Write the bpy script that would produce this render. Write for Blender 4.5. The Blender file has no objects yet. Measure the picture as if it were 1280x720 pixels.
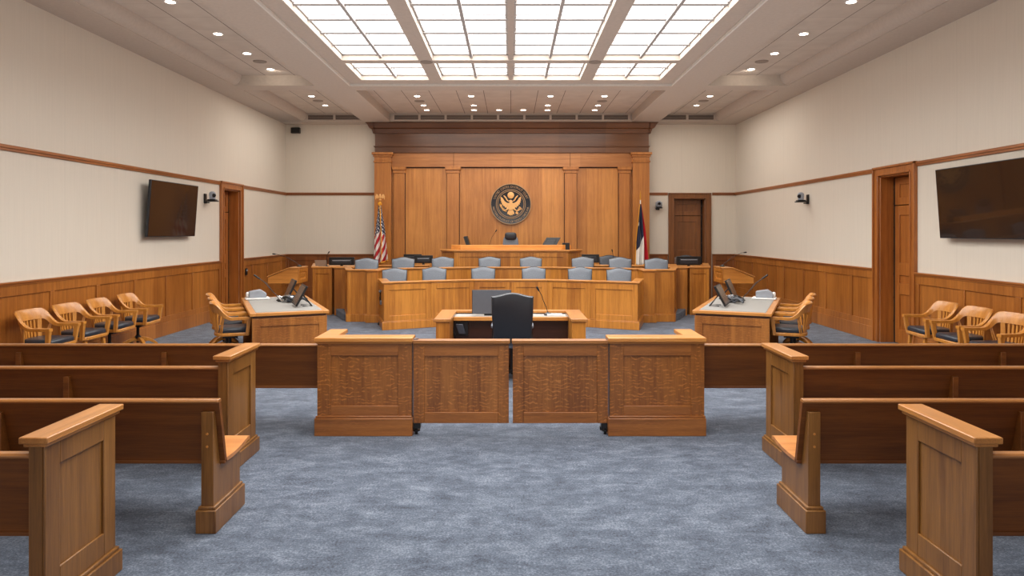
import bpy, bmesh, math, random
from mathutils import Vector, Matrix
random.seed(7)
scn = bpy.context.scene
COL = scn.collection
R = math.radians
F = 860.0; H = 1.9; CX = 638.5; CY = 289.0          # calibration of the photograph (eye height 1.9 m)
def PX(px, Y): return (px - CX) * Y / F               # metres across at depth Y
def PZ(py, Y): return H - (py - CY) * Y / F           # metres up at depth Y

# ------------------------------------------------------------------ helpers
ORG = {}
def tag(o, label=None, cat=None, group=None, kind=None):
    if label: o['label'] = label
    if cat: o['category'] = cat
    if group: o['group'] = group
    if kind: o['kind'] = kind
    return o
def thing(name, label, cat, loc=(0, 0, 0), rz=0.0, group=None, kind=None):
    o = bpy.data.objects.new(name, None); COL.objects.link(o)
    o.empty_display_size = 0.1
    o.location = loc; o.rotation_euler = (0, 0, rz)
    ORG[o] = Vector(loc)
    return tag(o, label, cat, group, kind)
def copy_tree(o, parent=None):
    c = o.copy(); COL.objects.link(c); c.parent = parent
    for ch in list(o.children): copy_tree(ch, c)
    return c
def dup(o, loc, rz, label=None, group=None):
    c = copy_tree(o); c.location = loc; c.rotation_euler = (0, 0, rz)
    if label: c['label'] = label
    if group: c['group'] = group
    return c

class MB:
    def __init__(s): s.bm = bmesh.new(); s.uv = None
    def face(s, pts):
        vs = [s.bm.verts.new(p) for p in pts]
        try: return s.bm.faces.new(vs)
        except Exception: return None
    def hexa(s, b, t):
        vb = [s.bm.verts.new(p) for p in b]; vt = [s.bm.verts.new(p) for p in t]; n = len(b)
        s.bm.faces.new(vb[::-1]); s.bm.faces.new(vt)
        for i in range(n): s.bm.faces.new((vb[i], vb[(i+1) % n], vt[(i+1) % n], vt[i]))
        return s
    def box(s, x0, x1, y0, y1, z0, z1):
        return s.hexa([(x0,y0,z0),(x1,y0,z0),(x1,y1,z0),(x0,y1,z0)], [(x0,y0,z1),(x1,y0,z1),(x1,y1,z1),(x0,y1,z1)])
    def cbox(s, c, d):
        return s.box(c[0]-d[0]/2, c[0]+d[0]/2, c[1]-d[1]/2, c[1]+d[1]/2, c[2]-d[2]/2, c[2]+d[2]/2)
    def obox(s, O, U, N, u0, u1, n0, n1, z0, z1):       # oriented box: U along, N outwards
        def P(u, n, z): return (O[0]+U[0]*u+N[0]*n, O[1]+U[1]*u+N[1]*n, z)
        return s.hexa([P(u0,n0,z0),P(u1,n0,z0),P(u1,n1,z0),P(u0,n1,z0)], [P(u0,n0,z1),P(u1,n0,z1),P(u1,n1,z1),P(u0,n1,z1)])
    def prism(s, poly, a, b, axis='z'):
        def m(p, h):
            if axis == 'z': return (p[0], p[1], h)
            if axis == 'x': return (h, p[0], p[1])
            return (p[0], h, p[1])
        return s.hexa([m(p, a) for p in poly], [m(p, b) for p in poly])
    def strip(s, pts, n0, n1, z0, z1):                  # mitred wall along a plan polyline; + n = right hand side
        def off(d):
            out = []
            for i, p in enumerate(pts):
                ns = []
                if i > 0: ns.append(nrm(pts[i-1], p))
                if i < len(pts)-1: ns.append(nrm(p, pts[i+1]))
                if len(ns) == 2:
                    m = Vector((ns[0][0]+ns[1][0], ns[0][1]+ns[1][1])); m.normalize()
                    k = d / max(.3, m.dot(Vector(ns[0])))
                    out.append((p[0]+m.x*k, p[1]+m.y*k))
                else: out.append((p[0]+ns[0][0]*d, p[1]+ns[0][1]*d))
            return out
        A, B = off(n0), off(n1)
        for i in range(len(pts)-1):
            q = [A[i], A[i+1], B[i+1], B[i]]
            s.hexa([(x,y,z0) for x,y in q], [(x,y,z1) for x,y in q])
        return s
    def ring(s, pts, close=False): return [s.bm.verts.new(p) for p in pts]
    def loft(s, rings, cap=True, closed=True):
        rs = [s.ring(r) for r in rings]; n = len(rs[0])
        for a, b in zip(rs, rs[1:]):
            for i in range(n if closed else n-1):
                s.bm.faces.new((a[i], a[(i+1) % n], b[(i+1) % n], b[i]))
        if cap and closed: s.bm.faces.new(rs[0][::-1]); s.bm.faces.new(rs[-1])
        return s
    def tube(s, pts, r, n=8):
        pts = [Vector(p) for p in pts]; rings = []
        up = Vector((0,0,1))
        for i, p in enumerate(pts):
            d = (pts[min(i+1, len(pts)-1)] - pts[max(i-1, 0)]).normalized()
            a = d.cross(up)
            if a.length < .05: a = d.cross(Vector((1,0,0)))
            a.normalize(); b = d.cross(a).normalized()
            rr = r[i] if isinstance(r, (list, tuple)) else r
            rings.append([tuple(p + a*math.cos(t)*rr + b*math.sin(t)*rr) for t in [2*math.pi*k/n for k in range(n)]])
        return s.loft(rings)
    def lathe(s, prof, c=(0,0,0), n=24, axis='z'):
        rings = []
        for r, h in prof:
            ring = []
            for k in range(n):
                t = 2*math.pi*k/n; a, b = r*math.cos(t), r*math.sin(t)
                p = (a, b, h) if axis == 'z' else ((h, a, b) if axis == 'x' else (a, h, b))
                ring.append((p[0]+c[0], p[1]+c[1], p[2]+c[2]))
            rings.append(ring)
        return s.loft(rings)
    def rbox(s, c, d, r=.03, seg=4):                     # cushion: rounded in all directions (superellipsoid grid)
        nu, nv = 20, 12; rings = []
        e = r
        for j in range(1, nv):
            ph = -math.pi/2 + math.pi*j/nv
            cp, sp = math.copysign(abs(math.cos(ph))**e, math.cos(ph)), math.copysign(abs(math.sin(ph))**e, math.sin(ph))
            rings.append([(c[0]+d[0]/2*cp*math.copysign(abs(math.cos(t))**e, math.cos(t)),
                           c[1]+d[1]/2*cp*math.copysign(abs(math.sin(t))**e, math.sin(t)), c[2]+d[2]/2*sp)
                          for t in [2*math.pi*(k+.5)/nu for k in range(nu)]])
        return s.loft(rings)
    def xf(s, M): bmesh.ops.transform(s.bm, matrix=M, verts=s.bm.verts); return s
    def build(s, name, mat, parent=None, bevel=0, label=None, smooth=None, local=False, kind=None, angle=35):
        bm = s.bm
        bmesh.ops.recalc_face_normals(bm, faces=bm.faces)
        o = Vector((0,0,0))
        if parent is not None: o = ORG.get(parent, Vector((0,0,0)))
        if not local and o.length > 0: bmesh.ops.translate(bm, vec=-o, verts=bm.verts)
        me = bpy.data.meshes.new(name); bm.to_mesh(me); bm.free()
        me.materials.append(mat)
        me.polygons.foreach_set('use_smooth', [True]*len(me.polygons))
        me.set_sharp_from_angle(angle=R(angle))
        ob = bpy.data.objects.new(name, me); COL.objects.link(ob)
        if parent is not None: ob.parent = parent
        ORG[ob] = o
        if bevel:
            m = ob.modifiers.new('bevel', 'BEVEL'); m.width = bevel; m.segments = 2; m.limit_method = 'ANGLE'; m.angle_limit = R(40)
            m.harden_normals = False
        if label: ob['label'] = label
        if kind: ob['kind'] = kind
        return ob
def nrm(a, b):
    d = Vector((b[0]-a[0], b[1]-a[1])).normalized(); return (d.y, -d.x)

# ------------------------------------------------------------------ materials
def lin(c):
    return tuple(((v/255)/12.92 if v/255 <= .04045 else ((v/255+.055)/1.055)**2.4) for v in c) + (1,)
class NT:
    def __init__(s, name):
        s.m = bpy.data.materials.new(name); s.m.use_nodes = True; s.t = s.m.node_tree; s.n = s.t.nodes; s.l = s.t.links
        s.b = s.n['Principled BSDF']
    def add(s, typ, **kw):
        n = s.n.new(typ)
        for k, v in kw.items():
            if k.startswith('i_'): n.inputs[k[2:].replace('_', ' ')].default_value = v
            else: setattr(n, k, v)
        return n
    def link(s, a, b): s.l.new(a, b)
    def math(s, op, a, b=None):
        n = s.n.new('ShaderNodeMath'); n.operation = op
        for i, v in enumerate((a, b)):
            if v is None: continue
            if isinstance(v, (int, float)): n.inputs[i].default_value = v
            else: s.link(v, n.inputs[i])
        return n.outputs[0]
    def ramp(s, fac, stops, interp='LINEAR'):
        r = s.n.new('ShaderNodeValToRGB'); e = r.color_ramp; e.interpolation = interp
        while len(e.elements) < len(stops): e.elements.new(.5)
        for i, (p, c) in enumerate(stops): e.elements[i].position = p; e.elements[i].color = c
        s.link(fac, r.inputs[0]); return r.outputs[0]
    def mix(s, fac, a, b, mode='MIX'):
        m = s.n.new('ShaderNodeMix'); m.data_type = 'RGBA'; m.blend_type = mode
        for sock, v in ((m.inputs[0], fac), (m.inputs[6], a), (m.inputs[7], b)):
            if isinstance(v, (int, float, tuple)): sock.default_value = v
            else: s.link(v, sock)
        return m.outputs[2]
def plain(name, rgb, rough=.5, metal=0, emit=0, noise=0, nscale=20, coat=0, spec=.5):
    t = NT(name); t.b.inputs['Roughness'].default_value = rough; t.b.inputs['Metallic'].default_value = metal
    t.b.inputs['Coat Weight'].default_value = coat; t.b.inputs['Specular IOR Level'].default_value = spec
    c = lin(rgb)
    tc = t.add('ShaderNodeTexCoord'); nz = t.add('ShaderNodeTexNoise', i_Scale=nscale, i_Detail=3.0)
    t.link(tc.outputs['Object'], nz.inputs['Vector'])
    k = noise or .04
    a = tuple(v*(1-k) for v in c[:3])+(1,); b = tuple(min(1, v*(1+k)) for v in c[:3])+(1,)
    t.link(t.ramp(nz.outputs['Fac'], [(.3, a), (.7, b)]), t.b.inputs['Base Color'])
    if emit:
        t.b.inputs['Emission Color'].default_value = c; t.b.inputs['Emission Strength'].default_value = emit
    return t.m
def wood(name, dark, light, axis='z', rough=.33, fleck=0.0, plank=0.0, paxis='x', contrast=1.0, coat=.25):
    t = NT(name); tc = t.add('ShaderNodeTexCoord')
    i = 'xyz'.index(axis)
    def mp(g, c):
        m = t.add('ShaderNodeMapping'); sc = [c, c, c]; sc[i] = g; m.inputs['Scale'].default_value = sc
        t.link(tc.outputs['Object'], m.inputs['Vector']); return m.outputs[0]
    n1 = t.add('ShaderNodeTexNoise', i_Scale=1.0, i_Detail=5.0, i_Roughness=.6, i_Distortion=.4); t.link(mp(.7, 16), n1.inputs['Vector'])
    n2 = t.add('ShaderNodeTexNoise', i_Scale=1.0, i_Detail=3.0, i_Roughness=.7); t.link(mp(5, 150), n2.inputs['Vector'])
    n3 = t.add('ShaderNodeTexNoise', i_Scale=1.3, i_Detail=2.0); t.link(tc.outputs['Object'], n3.inputs['Vector'])
    f = t.math('ADD', t.math('MULTIPLY', n1.outputs['Fac'], .6), t.math('MULTIPLY', n2.outputs['Fac'], .4))
    f = t.math('ADD', t.math('MULTIPLY', f, .8), t.math('MULTIPLY', n3.outputs['Fac'], .2))
    if plank:
        sx = t.add('ShaderNodeSeparateXYZ'); t.link(tc.outputs['Object'], sx.inputs[0])
        fl = t.math('FLOOR', t.math('DIVIDE', sx.outputs['xyz'.index(paxis)], plank))
        wn = t.add('ShaderNodeTexWhiteNoise', noise_dimensions='1D'); t.link(fl, wn.inputs['W'])
        f = t.math('ADD', f, t.math('MULTIPLY', t.math('SUBTRACT', wn.outputs['Value'], .5), .16))
    w = .12/contrast
    c = t.ramp(f, [(.5-w, lin(dark)), (.5+w, lin(light))])
    if fleck:
        m = t.add('ShaderNodeMapping'); m.inputs['Scale'].default_value = (1, 1, 1)
        t.link(tc.outputs['Object'], m.inputs['Vector'])
        wv = t.add('ShaderNodeTexWave', bands_direction='Z', i_Scale=9.0, i_Distortion=9.0, i_Detail=2.0)
        wv.inputs['Detail Scale'].default_value = 1.1; t.link(m.outputs[0], wv.inputs['Vector'])
        n4 = t.add('ShaderNodeTexNoise', i_Scale=14.0, i_Detail=2.0); t.link(mp(14, 26), n4.inputs['Vector']); n4.inputs['Scale'].default_value = 1
        k = t.math('MULTIPLY', t.ramp(wv.outputs['Fac'], [(.72, (0,0,0,1)), (.95, (1,1,1,1))]), t.ramp(n4.outputs['Fac'], [(.42, (0,0,0,1)), (.6, (1,1,1,1))]))
        c = t.mix(t.math('MULTIPLY', k, fleck), c, lin(tuple(min(255, v*1.28+12) for v in light)))
    t.link(c, t.b.inputs['Base Color'])
    t.b.inputs['Roughness'].default_value = rough
    t.b.inputs['Coat Weight'].default_value = coat; t.b.inputs['Coat Roughness'].default_value = .3
    bp = t.add('ShaderNodeBump', i_Strength=.12, i_Distance=.002); t.link(n2.outputs['Fac'], bp.inputs['Height']); t.link(bp.outputs[0], t.b.inputs['Normal'])
    return t.m

OD, OL = (158, 94, 32), (208, 138, 56)
oak_v = wood('oak_vertical_grain', OD, OL, 'z', plank=.28)
oak_h = wood('oak_horizontal_grain', (172, 104, 38), (222, 150, 70), 'x')
oak_y = wood('oak_depth_grain', (164, 98, 38), (214, 146, 72), 'y')
PD, PL = (116, 66, 26), (158, 98, 42)
oak_t = wood('table_oak', (136, 80, 32), (178, 114, 52), 'z', plank=.16, fleck=.2)
rail_v = wood('quartersawn_oak', PD, PL, 'z', fleck=.55)
rail_p = wood('quartersawn_oak_planks', PD, (164, 104, 48), 'z', fleck=.45, plank=.125)
rail_h = wood('quartersawn_oak_rail', (124, 72, 30), (172, 108, 50), 'x', fleck=.1)
cap_h = wood('oak_cap_rail', (178, 112, 48), (216, 150, 78), 'x', rough=.28)
cap_y = wood('oak_cap_depth', (154, 98, 46), (198, 136, 72), 'y', rough=.28)
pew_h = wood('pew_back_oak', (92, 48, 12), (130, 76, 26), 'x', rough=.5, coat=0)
pew_cap = wood('pew_cap_oak', (134, 84, 40), (176, 118, 62), 'x', rough=.3)
pew_v = wood('pew_end_oak', (102, 64, 26), (150, 103, 50), 'z', rough=.36)
seat_y = wood('pew_seat_oak', (168, 104, 52), (206, 140, 80), 'x', rough=.3)
wains = wood('wainscot_oak', (142, 82, 30), (184, 116, 50), 'z', plank=.32, paxis='y')
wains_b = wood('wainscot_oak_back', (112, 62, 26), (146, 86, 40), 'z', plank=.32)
trim_y = wood('trim_oak', (130, 72, 28), (172, 104, 46), 'y')
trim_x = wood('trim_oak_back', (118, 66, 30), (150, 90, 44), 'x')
rer_p = wood('panelling_oak', (164, 102, 44), (206, 140, 70), 'z', plank=.42, contrast=.9)
rer_v = wood('panelling_pilaster_oak', (154, 92, 38), (190, 124, 58), 'z')
rer_h = wood('panelling_fascia_oak', (156, 98, 48), (192, 130, 72), 'x', plank=1.9)
rer_d = wood('panelling_oak_shaded_top', (88, 52, 28), (116, 74, 42), 'x', plank=1.3)  # darker oak paints in the weaker light near the ceiling
chair_w = wood('chair_oak', (180, 112, 40), (220, 152, 70), 'z', rough=.25, contrast=.8, coat=.5)
door_v = wood('door_oak', (140, 78, 30), (186, 114, 50), 'z')
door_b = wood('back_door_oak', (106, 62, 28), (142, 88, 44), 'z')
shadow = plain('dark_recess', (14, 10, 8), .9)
leather_g = plain('grey_blue_leather', (112, 120, 131), .42, noise=.1, nscale=60)
leather_d = plain('dark_leather', (36, 38, 44), .38, noise=.12, nscale=90)
leather_k = plain('black_cushion', (44, 50, 60), .34, noise=.15, nscale=60)
pipe_g = plain('grey_piping', (130, 134, 140), .35)
black = plain('black_plastic', (18, 18, 20), .4)
blackgl = plain('black_screen', (36, 26, 22), .14, coat=.3, spec=.35)
screen_g = plain('grey_screen', (92, 96, 104), .3)
screen_b = plain('brown_reflection_screen', (96, 84, 74), .25)  # brown-grey colour paints the reflection on the screens
grey_p = plain('grey_plastic', (150, 156, 166), .45)
white_p = plain('white_plastic', (226, 226, 224), .4)
chrome = plain('chrome_metal', (190, 190, 192), .22, metal=1)
brass = plain('brass_metal', (206, 150, 60), .3, metal=.8)
gold = plain('gold_relief', (228, 176, 112), .45, metal=.15)
goldt = plain('bronze_lettering', (168, 136, 100), .45, metal=.2)
navy = plain('seal_navy', (34, 38, 46), .45)
lino = plain('grey_linoleum', (150, 148, 144), .6, noise=.06, nscale=200)
ceilw = plain('plaster_ceiling', (196, 184, 173), .85)
sky_w = plain('skylight_frame_white', (226, 222, 216), .7)
lamp_e = plain('lamp_glow', (255, 244, 226), .5, emit=14)
vent_m = plain('vent_dark', (96, 84, 78), .7)
speaker_m = plain('speaker_grille', (150, 138, 128), .9, noise=.2, nscale=400)

def pane_mat():
    t = NT('skylight_glass'); t.b.inputs['Roughness'].default_value = .6
    t.b.inputs['Base Color'].default_value = (.9, .9, .9, 1)
    nz = t.add('ShaderNodeTexNoise', i_Scale=.6); tc = t.add('ShaderNodeTexCoord'); t.link(tc.outputs['Object'], nz.inputs['Vector'])
    t.link(t.ramp(nz.outputs['Fac'], [(.3, (.93, .965, 1, 1)), (.7, (1, 1, 1, 1))]), t.b.inputs['Emission Color'])
    t.b.inputs['Emission Strength'].default_value = 1.25
    return t.m
pane_m = pane_mat()
def carpet_mat():
    t = NT('blue_grey_carpet'); tc = t.add('ShaderNodeTexCoord')
    def nz(sc, det, vec=None, dist=0.0):
        n = t.add('ShaderNodeTexNoise', i_Scale=sc, i_Detail=det, i_Roughness=.65, i_Distortion=dist); t.link(vec or tc.outputs['Object'], n.inputs['Vector']); return n.outputs['Fac']
    m = t.add('ShaderNodeMapping'); m.inputs['Scale'].default_value = (.75, 1.3, 1); t.link(tc.outputs['Object'], m.inputs['Vector'])
    f = t.math('ADD', t.math('MULTIPLY', nz(4.6, 7.0, m.outputs[0], .3), .42), t.math('MULTIPLY', nz(70, 4.0), .58))
    f = t.math('ADD', t.math('MULTIPLY', f, .8), t.math('MULTIPLY', nz(16, 4.0, m.outputs[0]), .2))
    c = t.ramp(f, [(.38, lin((44, 51, 64))), (.5, lin((84, 94, 110))), (.62, lin((130, 140, 154)))])
    t.link(c, t.b.inputs['Base Color']); t.b.inputs['Roughness'].default_value = .95; t.b.inputs['Specular IOR Level'].default_value = .1
    t.b.inputs['Sheen Weight'].default_value = .2
    bp = t.add('ShaderNodeBump', i_Strength=.6, i_Distance=.006); t.link(nz(260, 2.0), bp.inputs['Height']); t.link(bp.outputs[0], t.b.inputs['Normal'])
    return t.m
carpet = carpet_mat()
def wall_mat(name, ax, rgb):
    t = NT(name); tc = t.add('ShaderNodeTexCoord'); sx = t.add('ShaderNodeSeparateXYZ'); t.link(tc.outputs['Object'], sx.inputs[0])
    v = t.math('FRACT', t.math('DIVIDE', t.math('ADD', sx.outputs[ax], 20.0), 1.24))
    seam = t.ramp(v, [(0, (.93,.93,.93,1)), (.006, (.93,.93,.93,1)), (.012, (1,1,1,1))])
    m = t.add('ShaderNodeMapping'); m.inputs['Scale'].default_value = (40, 40, 1.2); t.link(tc.outputs['Object'], m.inputs['Vector'])
    n = t.add('ShaderNodeTexNoise', i_Scale=1.0, i_Detail=4.0); t.link(m.outputs[0], n.inputs['Vector'])
    c = lin(rgb)
    b = t.ramp(n.outputs['Fac'], [(.3, tuple(x*.96 for x in c[:3])+(1,)), (.7, c)])
    t.link(t.mix(1.0, b, seam, 'MULTIPLY'), t.b.inputs['Base Color']); t.b.inputs['Roughness'].default_value = .9
    t.b.inputs['Specular IOR Level'].default_value = .2
    return t.m
WALLC = (222, 214, 201)
wall_side = wall_mat('fabric_wall_side', 1, WALLC); wall_back = wall_mat('fabric_wall_back', 0, (222, 213, 199))
def tile_mat(name, wx, ox, wy, oy, fx=.010, fy=.006):
    t = NT(name); tc = t.add('ShaderNodeTexCoord'); sx = t.add('ShaderNodeSeparateXYZ'); t.link(tc.outputs['Object'], sx.inputs[0])
    def ln(o, w, off, f, depth):
        v = t.math('FRACT', t.math('DIVIDE', t.math('ADD', o, off+w*100), w))
        v = t.math('MINIMUM', v, t.math('SUBTRACT', 1.0, v))
        return t.math('MULTIPLY', t.math('LESS_THAN', v, f), depth)
    k = t.math('MAXIMUM', ln(sx.outputs[0], wx, ox, fx, 1.0), ln(sx.outputs[1], wy, oy, fy, .35))
    n = t.add('ShaderNodeTexNoise', i_Scale=3.0, i_Detail=2.0); t.link(tc.outputs['Object'], n.inputs['Vector'])
    b = t.ramp(n.outputs['Fac'], [(.3, lin((196, 184, 173))), (.7, lin((206, 195, 184)))])
    t.link(t.mix(k, b, lin((96, 84, 76))), t.b.inputs['Base Color']); t.b.inputs['Roughness'].default_value = .9
    return t.m

# ------------------------------------------------------------------ room dimensions
W = 6.33; YB = 19.35; YN = -2.6; ZS = 4.898; ZT = 5.109; ZTOP = 5.4

def struct(name, mb, mat, label=None, cat=None, bevel=0, parent=None):
    o = mb.build(name, mat, parent, bevel)
    if parent is None: tag(o, label, cat, kind='structure')
    return o
struct('floor', MB().box(-W-.5, W+.5, YN-.3, YB+.6, -.2, 0), carpet, 'mottled blue grey carpet across the courtroom floor', 'floor')
# side walls with one door opening each
DL = (15.10, 16.02); DR = (10.86, 11.80); DZ = 2.84
for s, (d0, d1), nm in ((-1, DL, 'left'), (1, DR, 'right')):
    m = MB(); x0, x1 = s*W, s*(W+.3)
    m.box(x0, x1, YN, d0, 0, ZTOP); m.box(x0, x1, d1, YB, 0, ZTOP); m.box(x0, x1, d0, d1, DZ, ZTOP)
    struct('wall_'+nm, m, wall_side, 'cream fabric covered %s side wall' % nm, 'wall')
DBX = (4.58, 5.47)
m = MB(); m.box(-W, DBX[0], YB, YB+.3, 0, ZTOP); m.box(DBX[1], W, YB, YB+.3, 0, ZTOP); m.box(DBX[0], DBX[1], YB, YB+.3, 2.82, ZTOP)
struct('wall_back', m, wall_back, 'cream wall behind the wood panelling and judge bench', 'wall')
struct('wall_front', MB().box(-W, W, YN-.3, YN, 0, ZTOP), wall_back, 'cream wall behind the viewer', 'wall')

# ------------------------------------------------------------------ ceiling
OX, OY1 = 3.325, 14.166        # central opening
OY0 = 2.05
cf = []                         # openings in the soffit (x0,x1,y0,y1)
SX0, SX1 = 4.05, 5.70
holes = [(-OX, OX, OY0, OY1), (-SX1, -SX0, OY0, OY1), (SX0, SX1, OY0, OY1),
         (-SX1, -SX0, 14.65, 18.75), (SX0, SX1, 14.65, 18.75), (-3.30, 3.30, 14.65, 18.75),
         (-SX1, -SX0, -2.2, 1.5), (SX0, SX1, -2.2, 1.5), (-3.30, 3.30, -2.2, 1.5)]
xs = sorted(set([-W, W] + [h[0] for h in holes] + [h[1] for h in holes])); ys = sorted(set([YN, YB] + [h[2] for h in holes] + [h[3] for h in holes]))
m = MB()
for a, b in zip(xs, xs[1:]):
    for c, d in zip(ys, ys[1:]):
        mx, my = (a+b)/2, (c+d)/2
        if any(h[0] < mx < h[1] and h[2] < my < h[3] for h in holes): continue
        m.box(a, b, c, d, ZS, ZTOP)
bmesh.ops.remove_doubles(m.bm, verts=m.bm.verts, dist=1e-4)
# internal faces vanish when they are doubled
seen = {}
for f in list(m.bm.faces):
    k = tuple(sorted(v.index for v in f.verts)); seen.setdefault(k, []).append(f)
m.bm.verts.index_update(); seen = {}
for f in m.bm.faces: seen.setdefault(tuple(sorted(v.index for v in f.verts)), []).append(f)
kill = [f for fs in seen.values() if len(fs) > 1 for f in fs]
bmesh.ops.delete(m.bm, geom=kill, context='FACES')
# coves along the outer long side of each side coffer
for s in (-1, 1):
    for (y0, y1) in ((OY0, OY1), (14.65, 18.75), (-2.2, 1.5)):
        prof = [(s*(SX1+.002), ZS)] + [(s*(SX1 + .0 - .16*math.sin(t)), ZS + .012 + (ZT-ZS-.012)*(1-math.cos(t))) for t in [k*math.pi/16 for k in range(0, 9)]] + [(s*(SX1+.002), ZT)]
        m.prism(prof, y0, y1, 'y')
ceil = struct('ceiling', m, ceilw, 'off white coffered plaster ceiling with beams', 'ceiling')
tmA = tile_mat('ceiling_tiles_side', .61, 0.0, .613, .1)
tmC = tile_mat('ceiling_tiles_centre', .625, 0.0, 50, 0)
def tiles(x0, x1, y0, y1, mat, off=None):
    o = MB().box(x0, x1, y0, y1, ZT, ZT+.03)
    ob = o.build('tile_panel', mat, ceil); return ob
tmL = tile_mat('ceiling_tiles_left', .612, 4.444, .613, .1); tmR = tile_mat('ceiling_tiles_right', .612, -4.444, .613, .1)
for (y0, y1) in ((OY0, OY1), (14.65, 18.75), (-2.2, 1.5)):
    tiles(-SX1, -SX0, y0, y1, tmL); tiles(SX0, SX1, y0, y1, tmR)
tiles(-3.30, 3.30, 14.65, 18.75, tmC); tiles(-3.3, 3.3, -2.2, 1.5, tmC)
MB().box(-W, W, YN, YB, ZTOP, ZTOP+.1).build('roof_slab', ceilw, ceil)

# skylight
sk = thing('window_1', 'large gridded skylight glowing white in the ceiling', 'skylight', (0, 8.1, ZS), kind='structure')
ZP = ZS + .033
m = MB()
m.box(-OX, -3.0, OY0, OY1, ZP, ZP+.05); m.box(3.0, OX, OY0, OY1, ZP, ZP+.05)
m.box(-3.0, 3.0, 13.81, OY1, ZP, ZP+.05); m.box(-3.0, 3.0, OY0, OY0+.36, ZP, ZP+.05)
m.build('surround_panel', ceilw, sk)
m = MB(); ZL = ZP + .125
YA, YC, YD, YE = 12.21, 12.44, OY0+.36+1.37, OY0+.36+1.37+.23   # cross beams
m.box(-1.635, -1.385, OY0+.36, 13.81, ZP, ZL); m.box(1.385, 1.635, OY0+.36, 13.81, ZP, ZL)
m.box(-3.0, 3.0, YA, YC, ZP+.002, ZL); m.box(-3.0, 3.0, YD, YE, ZP+.002, ZL); m.box(-.048, .048, OY0+.36, 13.81, ZP+.02, ZL+.03)
m.box(-3.03, -2.995, OY0+.36, 13.81, ZP+.003, ZL+.02); m.box(2.995, 3.03, OY0+.36, 13.81, ZP+.003, ZL+.02)
m.box(-3.03, 3.03, 13.805, 13.84, ZP+.003, ZL+.02)
m.box(-3.03, 3.03, OY0+.33, OY0+.365, ZP+.003, ZL+.02)
m.build('beam_frame', ceilw, sk, label='off white beams dividing the skylight bays')
m = MB()
for x in (-2.31, -.70, .70, 2.31): m.box(x-.024, x+.024, OY0+.36, 13.81, ZP+.045, ZL+.03)
n = 12; yy = [YE + (YA-YE)*k/n for k in range(1, n)]
for y in yy + [13.13, OY0+.36+.68]: m.box(-3.0, 3.0, y-.040, y+.040, ZP+.085, ZL+.03)
for x0, x1 in ((-3.0, -1.635), (-1.385, -.048), (.048, 1.385), (1.635, 3.0)):   # thin inner frame on glass
    for y0, y1 in ((OY0+.36, YD), (YE, YA), (YC, 13.81)):
        m.box(x0, x0+.03, y0, y1, ZP+.1, ZL+.03); m.box(x1-.03, x1, y0, y1, ZP+.1, ZL+.03)
        m.box(x0, x1, y1-.04, y1, ZP+.1, ZL+.03)
m.build('muntin_grid', plain('muntin_grey', (176, 172, 170), .8), sk)
MB().box(-3.0, 3.0, OY0+.36, 13.81, ZL+.03, ZL+.06).build('glass', pane_m, sk)
# thin metal bead round the opening
m = MB()
for s in (-1, 1): m.box(s*OX, s*(OX-.03), OY0, OY1, ZS-.012, ZP+.01)
m.box(-OX, OX, OY1-.03, OY1, ZS-.012, ZP+.01); m.box(-OX, OX, OY0, OY0+.03, ZS-.012, ZP+.01)
m.build('edge_moulding', sky_w, sk)

# vents at the end of the far coffers
for x0, x1, lb in ((-5.55, -4.05, 'long slotted air vent at the left end of the far ceiling edge'), (-3.2, 3.22, 'widest slotted air vent above the wooden cornice'), (4.05, 5.55, 'long slotted air vent at the right end of the far ceiling edge')):
    t = thing('air_vent', lb, 'air vent', ((x0+x1)/2, 18.74, ZS+.05))
    MB().box(x0, x1, 18.735, 18.75, ZS+.045, ZS+.165).build('vent_backing', vent_m, t)
    m = MB()
    for k in range(3): m.box(x0, x1, 18.715, 18.736, ZS+.068+.034*k, ZS+.080+.034*k)
    m.build('slats', speaker_m, t)
    nn = max(2, round((x1-x0)/.75))
    for k in range(nn+1): xx = x0+(x1-x0)*k/nn; MB().box(xx-.03, xx+.03, 18.705, 18.74, ZS+.04, ZS+.17).build('divider', ceilw, t)

# downlights
def downlight(x, y, label, group=None, small=False, z=ZT):
    t = thing('ceiling_downlight', label, 'ceiling light', (x, y, z), group=group)
    r = .055 if small else .068
    if small:
        MB().box(x-.09, x+.09, y-.06, y+.06, z-.012, z+.0).build('trim_ring', sky_w, t)
        MB().box(x-.06, x+.06, y-.035, y+.035, z-.016, z-.012).build('lamp', lamp_e, t)
    else:
        MB().lathe([(r, z-.012), (r+.02, z-.01), (r+.022, z), (r*.9, z)], (x, y, 0)).build('trim_ring', sky_w, t)
        MB().lathe([(.001, z-.014), (r-.004, z-.014), (r-.004, z-.002), (.001, z-.002)], (x, y, 0)).build('lamp', lamp_e, t)
    return t
def spot(x, y, z, tgt, e, ang=70, blend=.8, col=(1, .88, .72), rad=.06):
    l = bpy.data.lights.new('downlight_beam', 'SPOT'); l.energy = e; l.spot_size = R(ang); l.spot_blend = blend; l.color = col; l.shadow_soft_size = rad
    o = bpy.data.objects.new('downlight_beam', l); COL.objects.link(o); o.location = (x, y, z)
    o.rotation_euler = (Vector(tgt)-Vector((x, y, z))).to_track_quat('-Z', 'Y').to_euler()
ords = ['first', 'second', 'third', 'fourth', 'fifth', 'sixth', 'seventh']
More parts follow.
